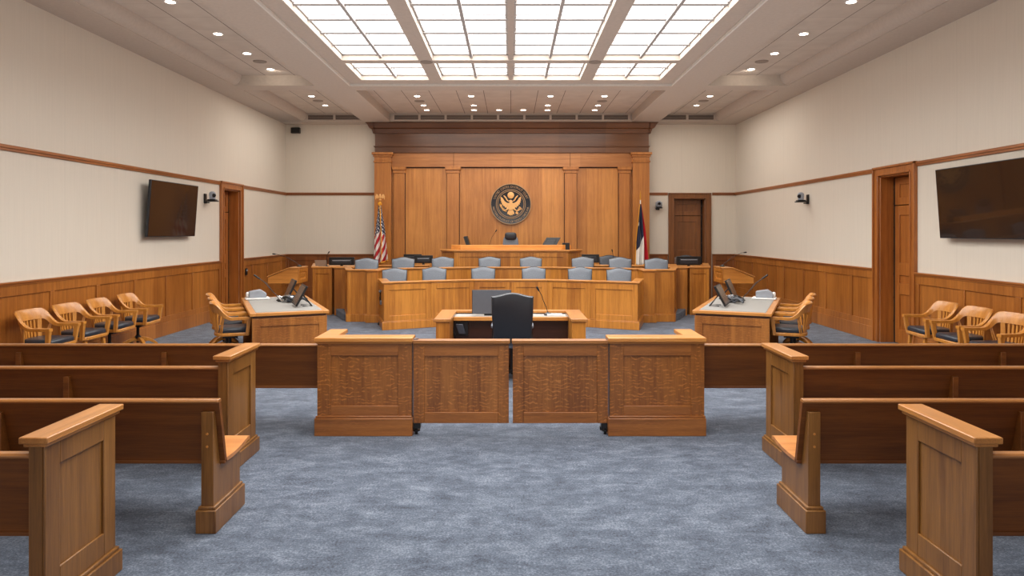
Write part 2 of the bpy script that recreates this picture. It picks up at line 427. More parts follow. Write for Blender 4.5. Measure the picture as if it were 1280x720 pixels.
for s, side in ((-1, 'left'), (1, 'right')):
    for k, y in enumerate((13.6, 12.39, 11.16, 9.6)):
        downlight(s*4.75, y, 'round downlight, %s from the far end in the long %s side coffer' % (ords[k], side), 'downlights in the %s coffer' % side)
        spot(s*4.75, y, ZT-.04, (s*4.75, y, 0), 40)
    spot(s*4.75, 13.62, ZT-.05, (s*4.75, 15.2, 4.6), 4.5, 150)
    for y in (7.5, 5.5, 3.5): downlight(s*4.75, y, 'round downlight in the near half of the long %s side coffer, above the pews' % side, 'near downlights in the %s coffer' % side)
    for k, y in enumerate((17.5, 16.3)):
        downlight(s*4.72, y, 'round downlight, %s one in the small far %s coffer' % (('farther', 'nearer')[k], side), 'downlights in the far %s coffer' % side)
        spot(s*4.72, y, ZT-.04, (s*4.72, y, 0), 25)
    for y, lb in ((13.0, 'flat round ceiling speaker in the long %s side coffer' % side), (16.92, 'flat round ceiling speaker in the small far %s coffer' % side)):
        o = MB().lathe([(.001, ZT-.012), (.12, ZT-.012), (.125, ZT), (.001, ZT)], (s*4.74, y, 0)).build('ceiling_speaker', speaker_m); tag(o, lb, 'speaker')
    o = MB().lathe([(.001, ZT-.012), (.12, ZT-.012), (.125, ZT), (.001, ZT)], (s*2.25, 16.95, 0)).build('ceiling_speaker', speaker_m); tag(o, 'flat round ceiling speaker in the %s part of the middle far coffer' % side, 'speaker')
    o = MB().lathe([(.001, ZP-.014), (.11, ZP-.012), (.115, ZP), (.001, ZP)], (s*1.51, 12.32, 0)).build('detector_disc', speaker_m); tag(o, 'round flat disc where the %s skylight beams cross' % side, 'detector')
for r_, y in enumerate((17.5, 16.3)):
    for k, x in enumerate((-2.22, -.94, .94, 2.22)):
        downlight(x, y, 'round downlight, %s from the left in the %s row of the middle coffer' % (ords[k], ('second', 'front')[r_]), 'downlights in the middle far coffer')
for x in (-2.22, -.94, .94, 2.22): spot(x, 17.2, ZT-.04, (x, 16.9, 0), 60, 80)
for k, x in enumerate((-2.22, -.97, -.31, .33, .97, 2.22)):
    downlight(x, 18.16, 'small rectangular wall washer light, %s from the left by the cornice' % ords[k], 'wall washer lights in front of the cornice', small=True)
    spot(x, 18.1, ZT-.05, (x, 19.1, 2.2), 16, 80)

# ------------------------------------------------------------------ wainscot, trims
def wainscot(idx, O, U, N, u0, u1, stiles, mat, hmat, label, baseid):
    # stiles: centre positions along u
    m = MB(); m.obox(O, U, N, u0, u1, 0, .02, .05, 1.21)
    root = m.build('trim_%d' % idx, mat); tag(root, label, 'wainscot', kind='structure')
    m = MB(); f0, f1 = .02, .038
    m.obox(O, U, N, u0, u1, f0, f1, 1.08, 1.21); m.obox(O, U, N, u0, u1, f0, f1, .24, .35)
    for c in stiles:
        a, b = max(u0, c-.045), min(u1, c+.045)
        if b > a: m.obox(O, U, N, a, b, f0, f1, .35, 1.08)
    m.build('stile_and_rail', mat, root, .003)
    m = MB(); m.obox(O, U, N, u0, u1, 0, .05, 1.21, 1.235); m.obox(O, U, N, u0, u1, 0, .065, 1.235, 1.26)
    m.build('cap_moulding', hmat, root, .004)
    m = MB(); m.obox(O, U, N, u0, u1, 0, .05, 0, .24)
    b = m.build('baseboard_'+baseid, mat, None, .005); tag(b, 'tall oak baseboard along the %s' % baseid.replace('_', ' '), 'baseboard', kind='structure')
def rng(a, b, st, ph):
    k = math.ceil((a-ph)/st); out = [a+.045, b-.045]
    while ph+k*st < b:
        v = ph+k*st
        if v-a > .25 and b-v > .25: out.append(v)
        k += 1
    return out
TW = .155
ti = 1
for s, (d0, d1), nm in ((-1, DL, 'left'), (1, DR, 'right')):
    O = (s*W, 0); U = (0, 1); N = (-s, 0)
    ph = 9.45 if s < 0 else 8.54
    for part, a, b in (('near', YN, d0-TW), ('far', d1+TW, YB)):
        wainscot(ti, O, U, N, a, b, rng(a, b, 1.05, ph), wains, trim_y, 'oak panelled wainscot on the %s wall, %s the side door' % (nm, 'nearer than' if part == 'near' else 'beyond'), nm + ('' if part == 'near' else '_beyond_door')); ti += 1
        m = MB(); m.obox(O, U, N, a, b, 0, .022, 2.91, 2.945); m.obox(O, U, N, a, b, 0, .034, 2.945, 2.985)
        o = m.build('trim_%d' % ti, trim_y, None, .003); ti += 1
        tag(o, 'thin oak picture rail on the %s wall, %s the side door' % (nm, 'nearer than' if part == 'near' else 'beyond'), 'rail', kind='structure')
O = (0, YB); U = (1, 0); N = (0, -1)
for a, b, lb, ss in ((-W, -3.80, 'left of the big panelling', 'back_left'), (3.86, DBX[0]-.17, 'between panelling and back door', 'back_middle'), (DBX[1]+.19, W, 'right of the back door', 'back_right')):
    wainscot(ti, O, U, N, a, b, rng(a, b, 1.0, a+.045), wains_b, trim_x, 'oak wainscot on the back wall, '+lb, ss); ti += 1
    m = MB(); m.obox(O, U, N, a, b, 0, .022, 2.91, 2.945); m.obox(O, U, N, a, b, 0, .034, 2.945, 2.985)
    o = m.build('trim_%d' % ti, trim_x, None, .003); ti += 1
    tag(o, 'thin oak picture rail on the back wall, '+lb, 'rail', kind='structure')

# ------------------------------------------------------------------ doors
def door(idx, O, U, N, u0, u1, zt, mat, label, handle_u, rec=.22):
    c = ((u0+u1)/2)
    t = thing('door_%d' % idx, label, 'door', (O[0]+U[0]*c, O[1]+U[1]*c, 0), kind='structure')
    m = MB(); w = TW
    for a, b in ((u0-w, u0), (u1, u1+w)):
        m.obox(O, U, N, a, b, 0, .035, 0, zt+w)
        e = (a, a+.035) if a < u0 else (b-.035, b)
        m.obox(O, U, N, e[0], e[1], .035, .06, 0, zt+w)
        e = (b-.03, b) if a < u0 else (a, a+.03)
        m.obox(O, U, N, e[0], e[1], .035, .047, 0, zt)
    m.obox(O, U, N, u0, u1, 0, .035, zt, zt+w); m.obox(O, U, N, u0-w, u1+w, .035, .06, zt+w-.035, zt+w)
    m.obox(O, U, N, u0, u1, .035, .047, zt, zt+.03)
    m.build('door_casing', mat, t, .004)
    m = MB()
    m.obox(O, U, N, u0, u0+.025, -.3, .0, 0, zt); m.obox(O, U, N, u1-.025, u1, -.3, .0, 0, zt); m.obox(O, U, N, u0, u1, -.3, 0, zt-.025, zt)
    m.build('jamb', mat, t, .003)
    MB().obox(O, U, N, u0, u1, -.34, -.30, 0, zt).build('backing', shadow, t)
    a, b = u0+(.07 if handle_u else .035), u1-(.035 if handle_u else .07)
    m = MB(); m.obox(O, U, N, a, b, -rec-.05, -rec-.02, .012, 2.33)
    leaf = m.build('door_leaf', mat, t, .003)
    m = MB(); st = .13
    zs = [.012, .25, .84, 1.03, 1.16, 1.37, 2.17, 2.33]
    m.obox(O, U, N, a, a+st, -rec-.02, -rec, .012, 2.33); m.obox(O, U, N, b-st, b, -rec-.02, -rec, .012, 2.33)
    for z0, z1 in ((zs[0], zs[1]), (zs[2], zs[3]), (zs[4], zs[5]), (zs[6], zs[7])): m.obox(O, U, N, a+st, b-st, -rec-.02, -rec, z0, z1)
    m.build('panel_frame', mat, leaf, .003)
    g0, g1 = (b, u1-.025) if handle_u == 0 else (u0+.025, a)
    MB().obox(O, U, N, g0, g1, -rec-.06, -rec-.004, 0, zt-.025).build('shadow_gap', shadow, t)  # dark strip stands in for the shade of the hinge gap
    m = MB(); hu = a+.06 if handle_u == 0 else b-.06; sg = 1 if handle_u == 0 else -1
    m.obox(O, U, N, hu-.02, hu+.02, -rec, -rec+.008, .95, 1.15); m.obox(O, U, N, hu-.01, hu+.01, -rec, -rec+.06, 1.03, 1.05)
    m.obox(O, U, N, min(hu, hu+sg*.12), max(hu, hu+sg*.12), -rec+.045, -rec+.06, 1.03, 1.05)
    m.build('handle', chrome, leaf, .003)
    m = MB(); m.obox(O, U, N, a, b, -rec-.05, -rec-.02, 2.345, zt-.035)
    tp = m.build('transom_panel', mat, t, .003)
    m = MB(); z0, z1 = 2.345, zt-.035
    m.obox(O, U, N, a, a+st, -rec-.02, -rec, z0, z1); m.obox(O, U, N, b-st, b, -rec-.02, -rec, z0, z1)
    m.obox(O, U, N, a+st, b-st, -rec-.02, -rec, z0, z0+.12); m.obox(O, U, N, a+st, b-st, -rec-.02, -rec, z1-.12, z1)
    m.build('transom_frame', mat, tp, .003)
    m = MB(); hd = u1-.045 if handle_u == 0 else u0+.045
    for z in (.35, .75, 1.15, 1.55, 1.95, 2.35, 2.6): m.obox(O, U, N, hd-.006, hd+.006, -rec-.01, -rec+.012, z, z+.03)
    m.build('hinge', chrome, t)
door(1, (-W, 0), (0, 1), (1, 0), DL[0], DL[1], DZ, door_v, 'narrow oak door in the left wall beside the smaller wall television', 0)
door(2, (W, 0), (0, 1), (-1, 0), DR[0], DR[1], DZ, door_v, 'oak side door in the right wall beside the larger wall television', 0)
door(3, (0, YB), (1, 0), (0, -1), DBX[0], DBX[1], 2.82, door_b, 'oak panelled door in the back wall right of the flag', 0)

# ------------------------------------------------------------------ big panelling behind the judge
RX = .03
t = thing('wall_panelling', 'tall oak panelling with pilasters and deep cornice behind the judge bench', 'wall panelling', (RX, 19.2, 0))
A = 3.80
zz = lambda y: 1.9 + (289-y)*.0221
MB().box(RX-A, RX+A, 19.2, YB, 0, 4.2).build('back_panel', rer_p, t)
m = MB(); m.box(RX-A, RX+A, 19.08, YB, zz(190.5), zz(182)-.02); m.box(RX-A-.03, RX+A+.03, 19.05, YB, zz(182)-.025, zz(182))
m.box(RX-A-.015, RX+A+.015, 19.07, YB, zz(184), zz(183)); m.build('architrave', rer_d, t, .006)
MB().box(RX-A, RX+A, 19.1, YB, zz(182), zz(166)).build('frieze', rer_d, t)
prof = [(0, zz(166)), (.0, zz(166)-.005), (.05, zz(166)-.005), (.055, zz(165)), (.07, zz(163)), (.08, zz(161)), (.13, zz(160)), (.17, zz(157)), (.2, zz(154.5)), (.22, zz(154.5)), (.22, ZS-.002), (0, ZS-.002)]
m = MB()
m.prism([(19.1-a, z) for a, z in prof], RX-A-.02, RX+A+.02, 'x')
for s in (-1, 1):
    # mitred return of the cornice
    rings = []
    P = [(RX+s*A, 19.1), (RX+s*A, YB)]
    ring0 = [(RX+s*(A+a), 19.1-a, z) for a, z in prof]; ring1 = [(RX+s*(A+a), YB, z) for a, z in prof]
    m.loft([ring0, ring1])
    m.loft([[(RX+s*(A-.02), 19.1-a, z) for a, z in prof], ring0])
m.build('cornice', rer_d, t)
MB().box(RX-A+.46, RX+A-.46, 19.13, YB, zz(208), zz(190.5)).build('fascia', rer_h, t)
shade_seam = plain('painted_shade_and_seam', (70, 38, 18), .7)  # dark strips paint the shade at pilaster edges, also fascia seams
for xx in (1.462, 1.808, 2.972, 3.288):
    for s in (-1, 1): MB().box(RX+s*xx-.009, RX+s*xx+.009, 19.185, 19.2, 0, zz(216)).build('shade_and_seam_strip', shade_seam, t)
MB().box(RX-2.97, RX+2.97, 19.185, 19.2, zz(209.4), zz(208)).build('shade_and_seam_strip', shade_seam, t)
for xx in (-1.62, 1.62): MB().box(RX+xx-.006, RX+xx+.006, 19.126, 19.131, zz(208), zz(190.5)).build('shade_and_seam_strip', shade_seam, t)
for s in (-1, 1):
    m = MB(); a, b = A-.0, A-.46
    m.box(RX+s*b, RX+s*a, 19.0, YB, 0, zz(203)); p = m.build('pilaster', rer_v, t, .004, label='wide outer pilaster')
    m = MB(); m.box(RX+s*(b-.02), RX+s*(a+.02), 18.975, YB, zz(203)-.0, zz(201)); m.box(RX+s*(b+.0), RX+s*(a+.0), 18.99, YB, zz(201), zz(196))
    m.box(RX+s*(b-.03), RX+s*(a+.03), 18.96, YB, zz(196), zz(193.5)); m.box(RX+s*(b-.06), RX+s*(a+.06), 18.92, YB, zz(193.5), zz(190.5))
    m.build('capital', rer_v, p, .006)
    m = MB(); m.box(RX+s*(b-.01), RX+s*(a+.01), 18.98, YB, 0, .3); m.build('plinth', rer_v, p, .006)
    m = MB(); m.box(RX+s*2.98, RX+s*3.28, 19.10, YB, 0, zz(216)); p = m.build('pilaster', rer_v, t, .004, label='narrow pilaster beside the outer one')
    m = MB(); m.box(RX+s*2.96, RX+s*3.3, 19.08, YB, zz(216), zz(212)); m.box(RX+s*2.94, RX+s*3.32, 19.04, YB, zz(212), zz(208)); m.build('capital', rer_v, p, .005)
    m = MB(); m.box(RX+s*1.47, RX+s*1.80, 19.10, YB, 0, zz(216)); p = m.build('pilaster', rer_v, t, .004, label='inner pilaster beside the middle panel')
    m = MB(); m.box(RX+s*1.45, RX+s*1.82, 19.08, YB, zz(216), zz(212)); m.box(RX+s*1.42, RX+s*1.85, 19.04, YB, zz(212), zz(208)); m.build('capital', rer_v, p, .005)

# ------------------------------------------------------------------ seal
SX, SZ, SR, SY = 0.0, PZ(255, 19.1), .565, 19.195
seal = thing('court_seal', 'round navy and bronze court seal with a spread eagle on the panelling', 'seal', (SX, SY, SZ))
MB().lathe([(.001, 0), (SR-.012, 0), (SR, -.012), (SR, -.04), (SR-.015, -.055), (SR-.03, -.045), (.001, -.045)], (SX, SY, SZ), 64, 'y').build('disc', navy, seal)
m = MB()
for r in (SR-.008, .405, .365):
    w_ = .010 if r > .5 else .0075
    m.lathe([(r-w_, -.04), (r-w_, -.064), (r+w_, -.064), (r+w_, -.04), (r-w_, -.04)], (SX, SY, SZ), 64, 'y')
m.build('ring', goldt, seal)
def glyphs(mb, text, size, place, ext=.006):
    cu = bpy.data.curves.new('t', 'FONT'); cu.size = size; cu.extrude = ext; cu.align_x = 'CENTER'; cu.resolution_u = 3
    ob = bpy.data.objects.new('t', cu); COL.objects.link(ob)
    for i, ch in enumerate(text):
        if ch == ' ': continue
        cu.body = ch
        bpy.context.view_layer.update()
        dg = bpy.context.evaluated_depsgraph_get(); me = ob.evaluated_get(dg).to_mesh()
        M = place(i)
        vs = [mb.bm.verts.new(M @ v.co) for v in me.vertices]
        for p in me.polygons:
            try: mb.bm.faces.new([vs[k] for k in p.vertices])
            except Exception: pass
        ob.evaluated_get(dg).to_mesh_clear()
    COL.objects.unlink(ob); bpy.data.objects.remove(ob); bpy.data.curves.remove(cu)
m = MB()
top = 'UNITED STATES DISTRICT COURT'; bot = 'WESTERN DISTRICT OF NORTH CAROLINA'
def pl_top(i):
    a = R(90 + 72 - 144*(i+.5)/len(top)); r = .453
    return Matrix.Translation((SX+r*math.cos(a), SY-.045, SZ+r*math.sin(a))) @ Matrix.Rotation(-(a-math.pi/2), 4, 'Y') @ Matrix.Rotation(math.pi/2, 4, 'X')
def pl_bot(i):
    a = R(-90 - 80 + 160*(i+.5)/len(bot)); r = .515
    return Matrix.Translation((SX+r*math.cos(a), SY-.045, SZ+r*math.sin(a))) @ Matrix.Rotation(-(a+math.pi/2), 4, 'Y') @ Matrix.Rotation(math.pi/2, 4, 'X')
glyphs(m, top, .088, pl_top); glyphs(m, bot, .078, pl_bot)
m.build('lettering', goldt, seal)
def relief(mb, poly, d0=-.045, d1=-.07, mirror=False):
    for s in ((1, -1) if mirror else (1,)):
        p = [(SX+s*x, SZ+z) for x, z in poly]
        mb.prism(p, SY+d0, SY+d1, 'y')
k = .3/1.0
m = MB()
K = .36
wing = [(.10,.05),(.30,.10),(.45,.20),(.55,.33),(.62,.46),(.77,.57),(.80,.42),(.75,.40),(.80,.28),(.73,.26),(.76,.12),(.68,.11),(.69,-.03),(.60,-.04),(.58,-.17),(.49,-.15),(.45,-.29),(.36,-.25),(.28,-.36),(.12,-.2)]
for sg in (-1, 1):
    m = MB(); m.prism([(SX+sg*x*K, SZ+z*K) for x, z in wing], SY-.045, SY-.07, 'y'); m.build('eagle_wing', gold, seal, .003)
m = MB()
relief(m, [(x*K, z*K) for x, z in [(-.24,.06),(-.11,.10),(-.10,.20),(-.20,.20),(-.14,.28),(-.02,.33),(.10,.29),(.13,.2),(.11,.10),(.24,.06),(.26,-.2),(.18,-.42),(0,-.52),(-.18,-.42),(-.26,-.2)]], d1=-.085)
m.build('eagle_body', gold, seal, .006)
m = MB()
relief(m, [(x*K, z*K) for x, z in [(-.15,-.42),(-.27,-.66),(-.26,-.80),(-.17,-.78),(-.12,-.88),(-.05,-.84),(0,-.92),(.05,-.84),(.12,-.88),(.17,-.78),(.26,-.80),(.27,-.66),(.15,-.42)]], d1=-.075)
m.build('eagle_tail', gold, seal, .004)
for sg in (-1, 1): MB().tube([(SX+sg*.07, SY-.06, SZ-.12), (SX+sg*.12, SY-.065, SZ-.16), (SX+sg*.17, SY-.06, SZ-.19)], [.028, .022, .014]).build('eagle_leg', gold, seal)
m = MB()
m.tube([(SX-.14, SY-.06, SZ-.21), (SX-.22, SY-.06, SZ-.17), (SX-.27, SY-.06, SZ-.09), (SX-.28, SY-.06, SZ-.02)], .007)
for kk in range(9):
    u = kk/8; cx, cz = -.15-.13*min(1, u*1.4), -.21+.18*u
    for sg in (-1, 1):
        a = R(70+sg*55); relief(m, [(cx+math.cos(a)*.045*q+math.sin(a)*w2, cz+math.sin(a)*.045*q-math.cos(a)*w2) for q, w2 in ((0,0),(.5,.012),(1.1,0),(.5,-.012))], d1=-.065)
m.build('olive_branch', gold, seal)
m = MB()
for kk in range(6):
    a = R(28+kk*6); m.tube([(SX+.15, SY-.06, SZ-.22), (SX+.15+.15*math.cos(a), SY-.06, SZ-.22+.15*math.sin(a))], .005, 6)
    c = (.15+.16*math.cos(a), -.22+.16*math.sin(a)); relief(m, [(c[0]-.013, c[1]-.010), (c[0]+.018, c[1]-.004), (c[0]+.010, c[1]+.022)], d1=-.066)
relief(m, [(.12,-.25),(.18,-.29),(.22,-.25),(.16,-.20)], d1=-.062)
m.build('arrow_bundle', gold, seal)
m = MB(); m.lathe([(.001, -.07), (.075, -.066), (.092, -.058), (.092, -.045), (.001, -.045)], (SX, SY, SZ+.245), 24, 'y')
m.build('glory', gold, seal, label='bronze cloud disc of stars above the eagle')
m = MB()
for s in (-1, 1): m.tube([(SX+s*x*K, SY-.062, SZ+z*K) for x, z in ((.08,.2),(.22,.24),(.32,.34),(.37,.46),(.46,.56),(.55,.66))], [.010, .016, .020, .020, .020, .010])
m.build('ribbon', gold, seal)

# ------------------------------------------------------------------ flags
def flag_mat_us():
    t = NT('us_flag_cloth'); uv = t.add('ShaderNodeUVMap'); sx = t.add('ShaderNodeSeparateXYZ'); t.link(uv.outputs[0], sx.inputs[0])
    u, v = sx.outputs[0], sx.outputs[1]
    d = t.math('ADD', t.math('MULTIPLY', v, 5.0), t.math('MULTIPLY', u, -2.6))
    st = t.math('LESS_THAN', t.math('FRACT', d), .5)
    c = t.mix(st, lin((232, 226, 220)), lin((176, 26, 40)))
    can = t.math('GREATER_THAN', t.math('ADD', v, t.math('MULTIPLY', t.math('ABSOLUTE', t.math('SUBTRACT', u, .45)), .25)), .56)
    vo = t.add('ShaderNodeTexVoronoi', i_Scale=1.0, feature='F1'); vo.inputs['Randomness'].default_value = 0
    mp = t.add('ShaderNodeMapping'); mp.inputs['Scale'].default_value = (7, 17, 1); mp.inputs['Rotation'].default_value = (0, 0, .5); t.link(uv.outputs[0], mp.inputs['Vector']); t.link(mp.outputs[0], vo.inputs['Vector'])
    star = t.math('LESS_THAN', vo.outputs['Distance'], .3)
    b = t.mix(star, lin((26, 34, 66)), lin((225, 225, 228)))
    t.link(t.mix(can, c, b), t.b.inputs['Base Color']); t.b.inputs['Roughness'].default_value = .6
    return t.m
def flag_mat_state():
    t = NT('state_flag_cloth'); uv = t.add('ShaderNodeUVMap'); sx = t.add('ShaderNodeSeparateXYZ'); t.link(uv.outputs[0], sx.inputs[0])
    u, v = sx.outputs[0], sx.outputs[1]
    d = t.math('ADD', v, t.math('MULTIPLY', u, -.36))
    blue = t.math('GREATER_THAN', d, .22)
    red = t.math('GREATER_THAN', u, .72)
    c = t.mix(red, lin((228, 222, 214)), lin((184, 24, 40)))
    n = t.add('ShaderNodeTexVoronoi', i_Scale=1.0); mp = t.add('ShaderNodeMapping'); mp.inputs['Scale'].default_value = (2.2, 3.4, 1); t.link(uv.outputs[0], mp.inputs['Vector']); t.link(mp.outputs[0], n.inputs['Vector'])
    star = t.math('LESS_THAN', n.outputs['Distance'], .16)
    b = t.mix(star, lin((24, 32, 58)), lin((222, 214, 200)))
    blue2 = t.math('MULTIPLY', blue, t.math('LESS_THAN', t.math('ADD', u, t.math('MULTIPLY', v, -.35)), .55))
    t.link(t.mix(blue2, c, b), t.b.inputs['Base Color']); t.b.inputs['Roughness'].default_value = .6
    return t.m
fringe_m = plain('gold_fringe', (226, 158, 40), .6)
def flag(x, y, ztop, zbot, w, mat, label, finial, s, base_z):
    t = thing('flag_on_pole', label, 'flag', (x, y, base_z))
    MB().tube([(x, y, base_z+.05), (x, y, ztop+.12)], .014, 10).build('pole', white_p if finial == 'spear' else brass, t)
    MB().lathe([(.17, base_z), (.17, base_z+.02), (.06, base_z+.05), (.02, base_z+.10), (.001, base_z+.10)], (x, y, 0)).build('base', brass, t)
    nu, nv = 40, 24
    def P(u, v, dy=0):     # v 1 top .. 0 bottom
        q = 1-v
        half = w*(.10+.90*min(1, q*1.15)**.8)/2
        fold = math.sin(u*math.pi*5+q*1.5)*(.012+.05*q)
        xx = x + s*.03*q + (u-.5)*2*half + .012*math.sin(q*9+u*4)*q
        zb = zbot + .12*abs(u-.3)*1.2
        return (xx, y-.03-.03*q+fold+dy, ztop+(zb-ztop)*q)
    bm = bmesh.new(); uvl = bm.loops.layers.uv.new('UVMap')
    g = [[bm.verts.new(P(i/nu, 1-j/nv)) for i in range(nu+1)] for j in range(nv+1)]
    for j in range(nv):
        for i in range(nu):
            f = bm.faces.new((g[j][i], g[j][i+1], g[j+1][i+1], g[j+1][i]))
            for lp, (a, b) in zip(f.loops, ((i, j), (i+1, j), (i+1, j+1), (i, j+1))): lp[uvl].uv = (a/nu, 1-b/nv)
    mb = MB(); mb.bm.free(); mb.bm = bm
    bmesh.ops.recalc_face_normals(bm, faces=bm.faces)
    cl = mb.build('cloth', mat, t, angle=80)
    sd = cl.modifiers.new('thick', 'SOLIDIFY'); sd.thickness = .004
    m = MB()
    m.tube([P(i/20, 0, -.006) for i in range(21)], .016, 6)
    m.tube([P(.0 if s > 0 else 1.0, 1-j/20*1.0, -.006) for j in range(21)], .010, 6) if finial == 'spear' else m.tube([P(.62, 1-j/20, -.02) for j in range(21)], .011, 6)
    m.build('fringe', fringe_m, t)
    if finial == 'eagle':
        m = MB(); z = ztop+.12
        m.lathe([(.001, z-.02), (.035, z), (.035, z+.02), (.012, z+.04), (.001, z+.04)], (x, y, 0), 12)
        m.rbox((x, y, z+.11), (.05, .05, .13), .9)
        m.prism([(x-.02, z+.08), (x-.06, z+.16), (x-.10, z+.17), (x-.13, z+.10), (x-.12, z+.02), (x-.09, z+.07), (x-.06, z+.05)], y-.008, y+.008, 'y')
        m.prism([(x+.02, z+.08), (x+.06, z+.16), (x+.10, z+.17), (x+.13, z+.10), (x+.12, z+.02), (x+.09, z+.07), (x+.06, z+.05)], y-.008, y+.008, 'y')
        m.build('eagle_finial', gold, t)
        m = MB(); m.rbox((x, y-.03, ztop+.03), (.11, .06, .09), .8); m.tube([(x, y-.05, ztop), (x+.03, y-.06, ztop-.3), (x+.03, y-.08, ztop-.55)], .012, 6); m.build('cord_knot', fringe_m, t)
    else:
        m = MB(); z = ztop+.10
        m.lathe([(.001, z), (.02, z+.01), (.012, z+.03), (.022, z+.10), (.001, z+.27)], (x, y, 0), 8); m.build('spear_finial', brass, t)
FY = 18.55
flag(PX(475, FY), FY, PZ(256, FY), PZ(330, FY), .40, flag_mat_us(), 'draped stars and stripes flag on brass pole left of the judge bench', 'eagle', 1, 0)
flag(PX(800.5, FY), FY, PZ(255, FY), PZ(333, FY), .34, flag_mat_state(), 'draped blue white and red state flag with gold fringe', 'spear', 1, 0)

# ------------------------------------------------------------------ platforms
def mir(p): return [(-x, y) for x, y in p[::-1]]
L = [(-3.40, 14.50), (-3.62, 14.75), (-4.05, 15.78), (-5.1, 16.6), (-5.1, 19.0)]
inner = [(-2.70, 14.50), (-2.70, 14.92), (-1.95, 15.16), (-.9, 15.44)]
poly = L[::-1] + inner + mir(inner) + mir(L[::-1])
o = MB().prism(poly, 0, .15, 'z').build('platform', carpet, None, .01); tag(o, 'low carpeted platform under the benches at the far end', 'platform', kind='structure')
o = MB().prism([(-1.75, 16.9), (1.75, 16.9), (2.3, 17.6), (2.3, 19.0), (-2.3, 19.0), (-2.3, 17.6)], .15, .5, 'z').build('platform', carpet, None, .01); tag(o, 'raised carpeted step under the judge chair', 'platform', kind='structure')

# ------------------------------------------------------------------ curved benches
def bench(name, label, cat, pts, z0, z1, panels, base=.15, skip=(), capn=(-.16, .05), mat=oak_v, thick=.07, loc=None, capmat=None):
    c = loc or (sum(p[0] for p in pts)/len(pts), sum(p[1] for p in pts)/len(pts), z0)
    t = thing(name, label, cat, c)
    MB().strip(pts, -thick, 0, z0, z1-.045).build('body', mat, t)
    m = MB(); m.strip(pts, capn[0], capn[1], z1-.03, z1); m.strip(pts, -thick, capn[1]-.02, z1-.05, z1-.03); m.build('cap_rail', capmat or cap_h, t, .006)
    if base:
        m = MB(); m.strip(pts, 0, .03, z0, z0+base); m.strip(pts, 0, .02, z0+base, z0+base+.02); m.build('base_moulding', mat, t, .005)
    for i in panels:
        a, b = pts[i], pts[i+1]; Ln = math.hypot(b[0]-a[0], b[1]-a[1]); U = ((b[0]-a[0])/Ln, (b[1]-a[1])/Ln); N = nrm(a, b)
        n = panels[i] if isinstance(panels, dict) else 1
        m = MB(); d = .016; st = .11 if Ln/n > .5 else .07
        zb, zt = z0+(base+.02 if base else 0), z1-.05
        w = Ln/n
        for k in range(n):
            u0, u1 = k*w, (k+1)*w
            m.obox(a, U, N, u0+.003, u0+st, 0, d, zb, zt); m.obox(a, U, N, u1-st, u1-.003, 0, d, zb, zt)
            m.obox(a, U, N, u0+st, u1-st, 0, d, zt-.11, zt); m.obox(a, U, N, u0+st, u1-st, 0, d, zb, zb+.10)
        m.build('panel_frame', mat, t, .004)
    return t
b1 = [(-2.715, 14.22), (-2.44, 13.20), (-1.58, 13.62), (-.742, 13.93)]
pts = b1 + mir(b1)
bench('curved_bench', 'curved oak panelled front bench with six grey chairs behind it', 'bench', pts, 0, .925, {1: 1, 2: 1, 3: 2, 4: 1, 5: 1}, capn=(-.14, .035))
b2 = [(-3.715, 15.43), (-3.43, 14.44), (-2.99, 14.44), (-2.99, 14.29), (-2.75, 14.29), (-2.75, 14.87), (-1.95, 15.11), (-.9, 15.39)]
pts = b2 + mir(b2)
bench('curved_bench', 'second oak bench with stepped ends behind the curved front bench', 'bench', pts, 0, 1.10, {}, capn=(-.12, .03))
for s, side in ((-1, 'left'), (1, 'right')):
    p = [(-4.95, 17.35), (-4.50, 15.62), (-4.06, 15.62), (-4.06, 15.80), (-3.98, 15.80), (-3.98, 15.52), (-3.58, 15.52), (-3.35, 16.28), (-1.95, 16.45)]
    pp = p if s < 0 else mir(p)
    t = bench('staff_desk', 'high oak staff desk wrapping the %s side of the judge bench' % side, 'desk', pp, 0, 1.095, {1 if s < 0 else 6: 1}, base=0, capn=(-.12, .03))
    wt = [(-4.40, 15.70), (-4.10, 15.70), (-4.10, 15.9), (-3.64, 15.9), (-3.62, 15.62), (-3.42, 16.34), (-2.0, 16.52), (-2.0, 17.0), (-3.6, 16.95), (-4.0, 17.45), (-4.82, 17.35)]
    wt = wt if s < 0 else mir(wt)
    MB().prism(wt, 1.03, 1.068, 'z').build('worktop', cap_h, t)

# judge bench
t = thing('judge_bench', 'raised oak judge bench with chamfered corners under the court seal', 'judge bench', (0, 17, .15))
jp = [(-1.76, 17.55), (-1.72, 17.30), (-1.38, 16.78), (1.40, 16.78), (1.74, 17.30), (1.78, 17.55)]
MB().strip(jp, -.07, 0, .15, 1.385).build('body', oak_v, t)
m = MB(); m.strip(jp, -.5, .05, 1.405, 1.44); m.strip(jp, -.05, .03, 1.38, 1.405); m.build('cap_rail', cap_h, t, .006)
a = jp[2]; Ln = jp[3][0]-jp[2][0]
m = MB(); U, N = (1, 0), (0, -1)
m.obox(a, U, N, 0, .13, 0, .016, .15, 1.38); m.obox(a, U, N, Ln-.13, Ln, 0, .016, .15, 1.38); m.obox(a, U, N, .13, Ln-.13, 0, .016, 1.27, 1.38); m.obox(a, U, N, .13, Ln-.13, 0, .016, .15, .4)
m.build('panel_frame', oak_v, t, .004)
rp = [(-1.50, 17.35), (-1.25, 17.02), (1.27, 17.02), (1.52, 17.35)]
m = MB(); m.strip(rp, -.05, 0, 1.44, 1.56); m.build('upper_rail', wood('bright_oak_rail', (206, 134, 56), (240, 172, 88), 'x'), t, .006)
MB().prism([(-1.25, 17.1), (1.27, 17.1), (1.6, 17.6), (-1.6, 17.6)], 1.20, 1.235, 'z').build('worktop', cap_h, t)

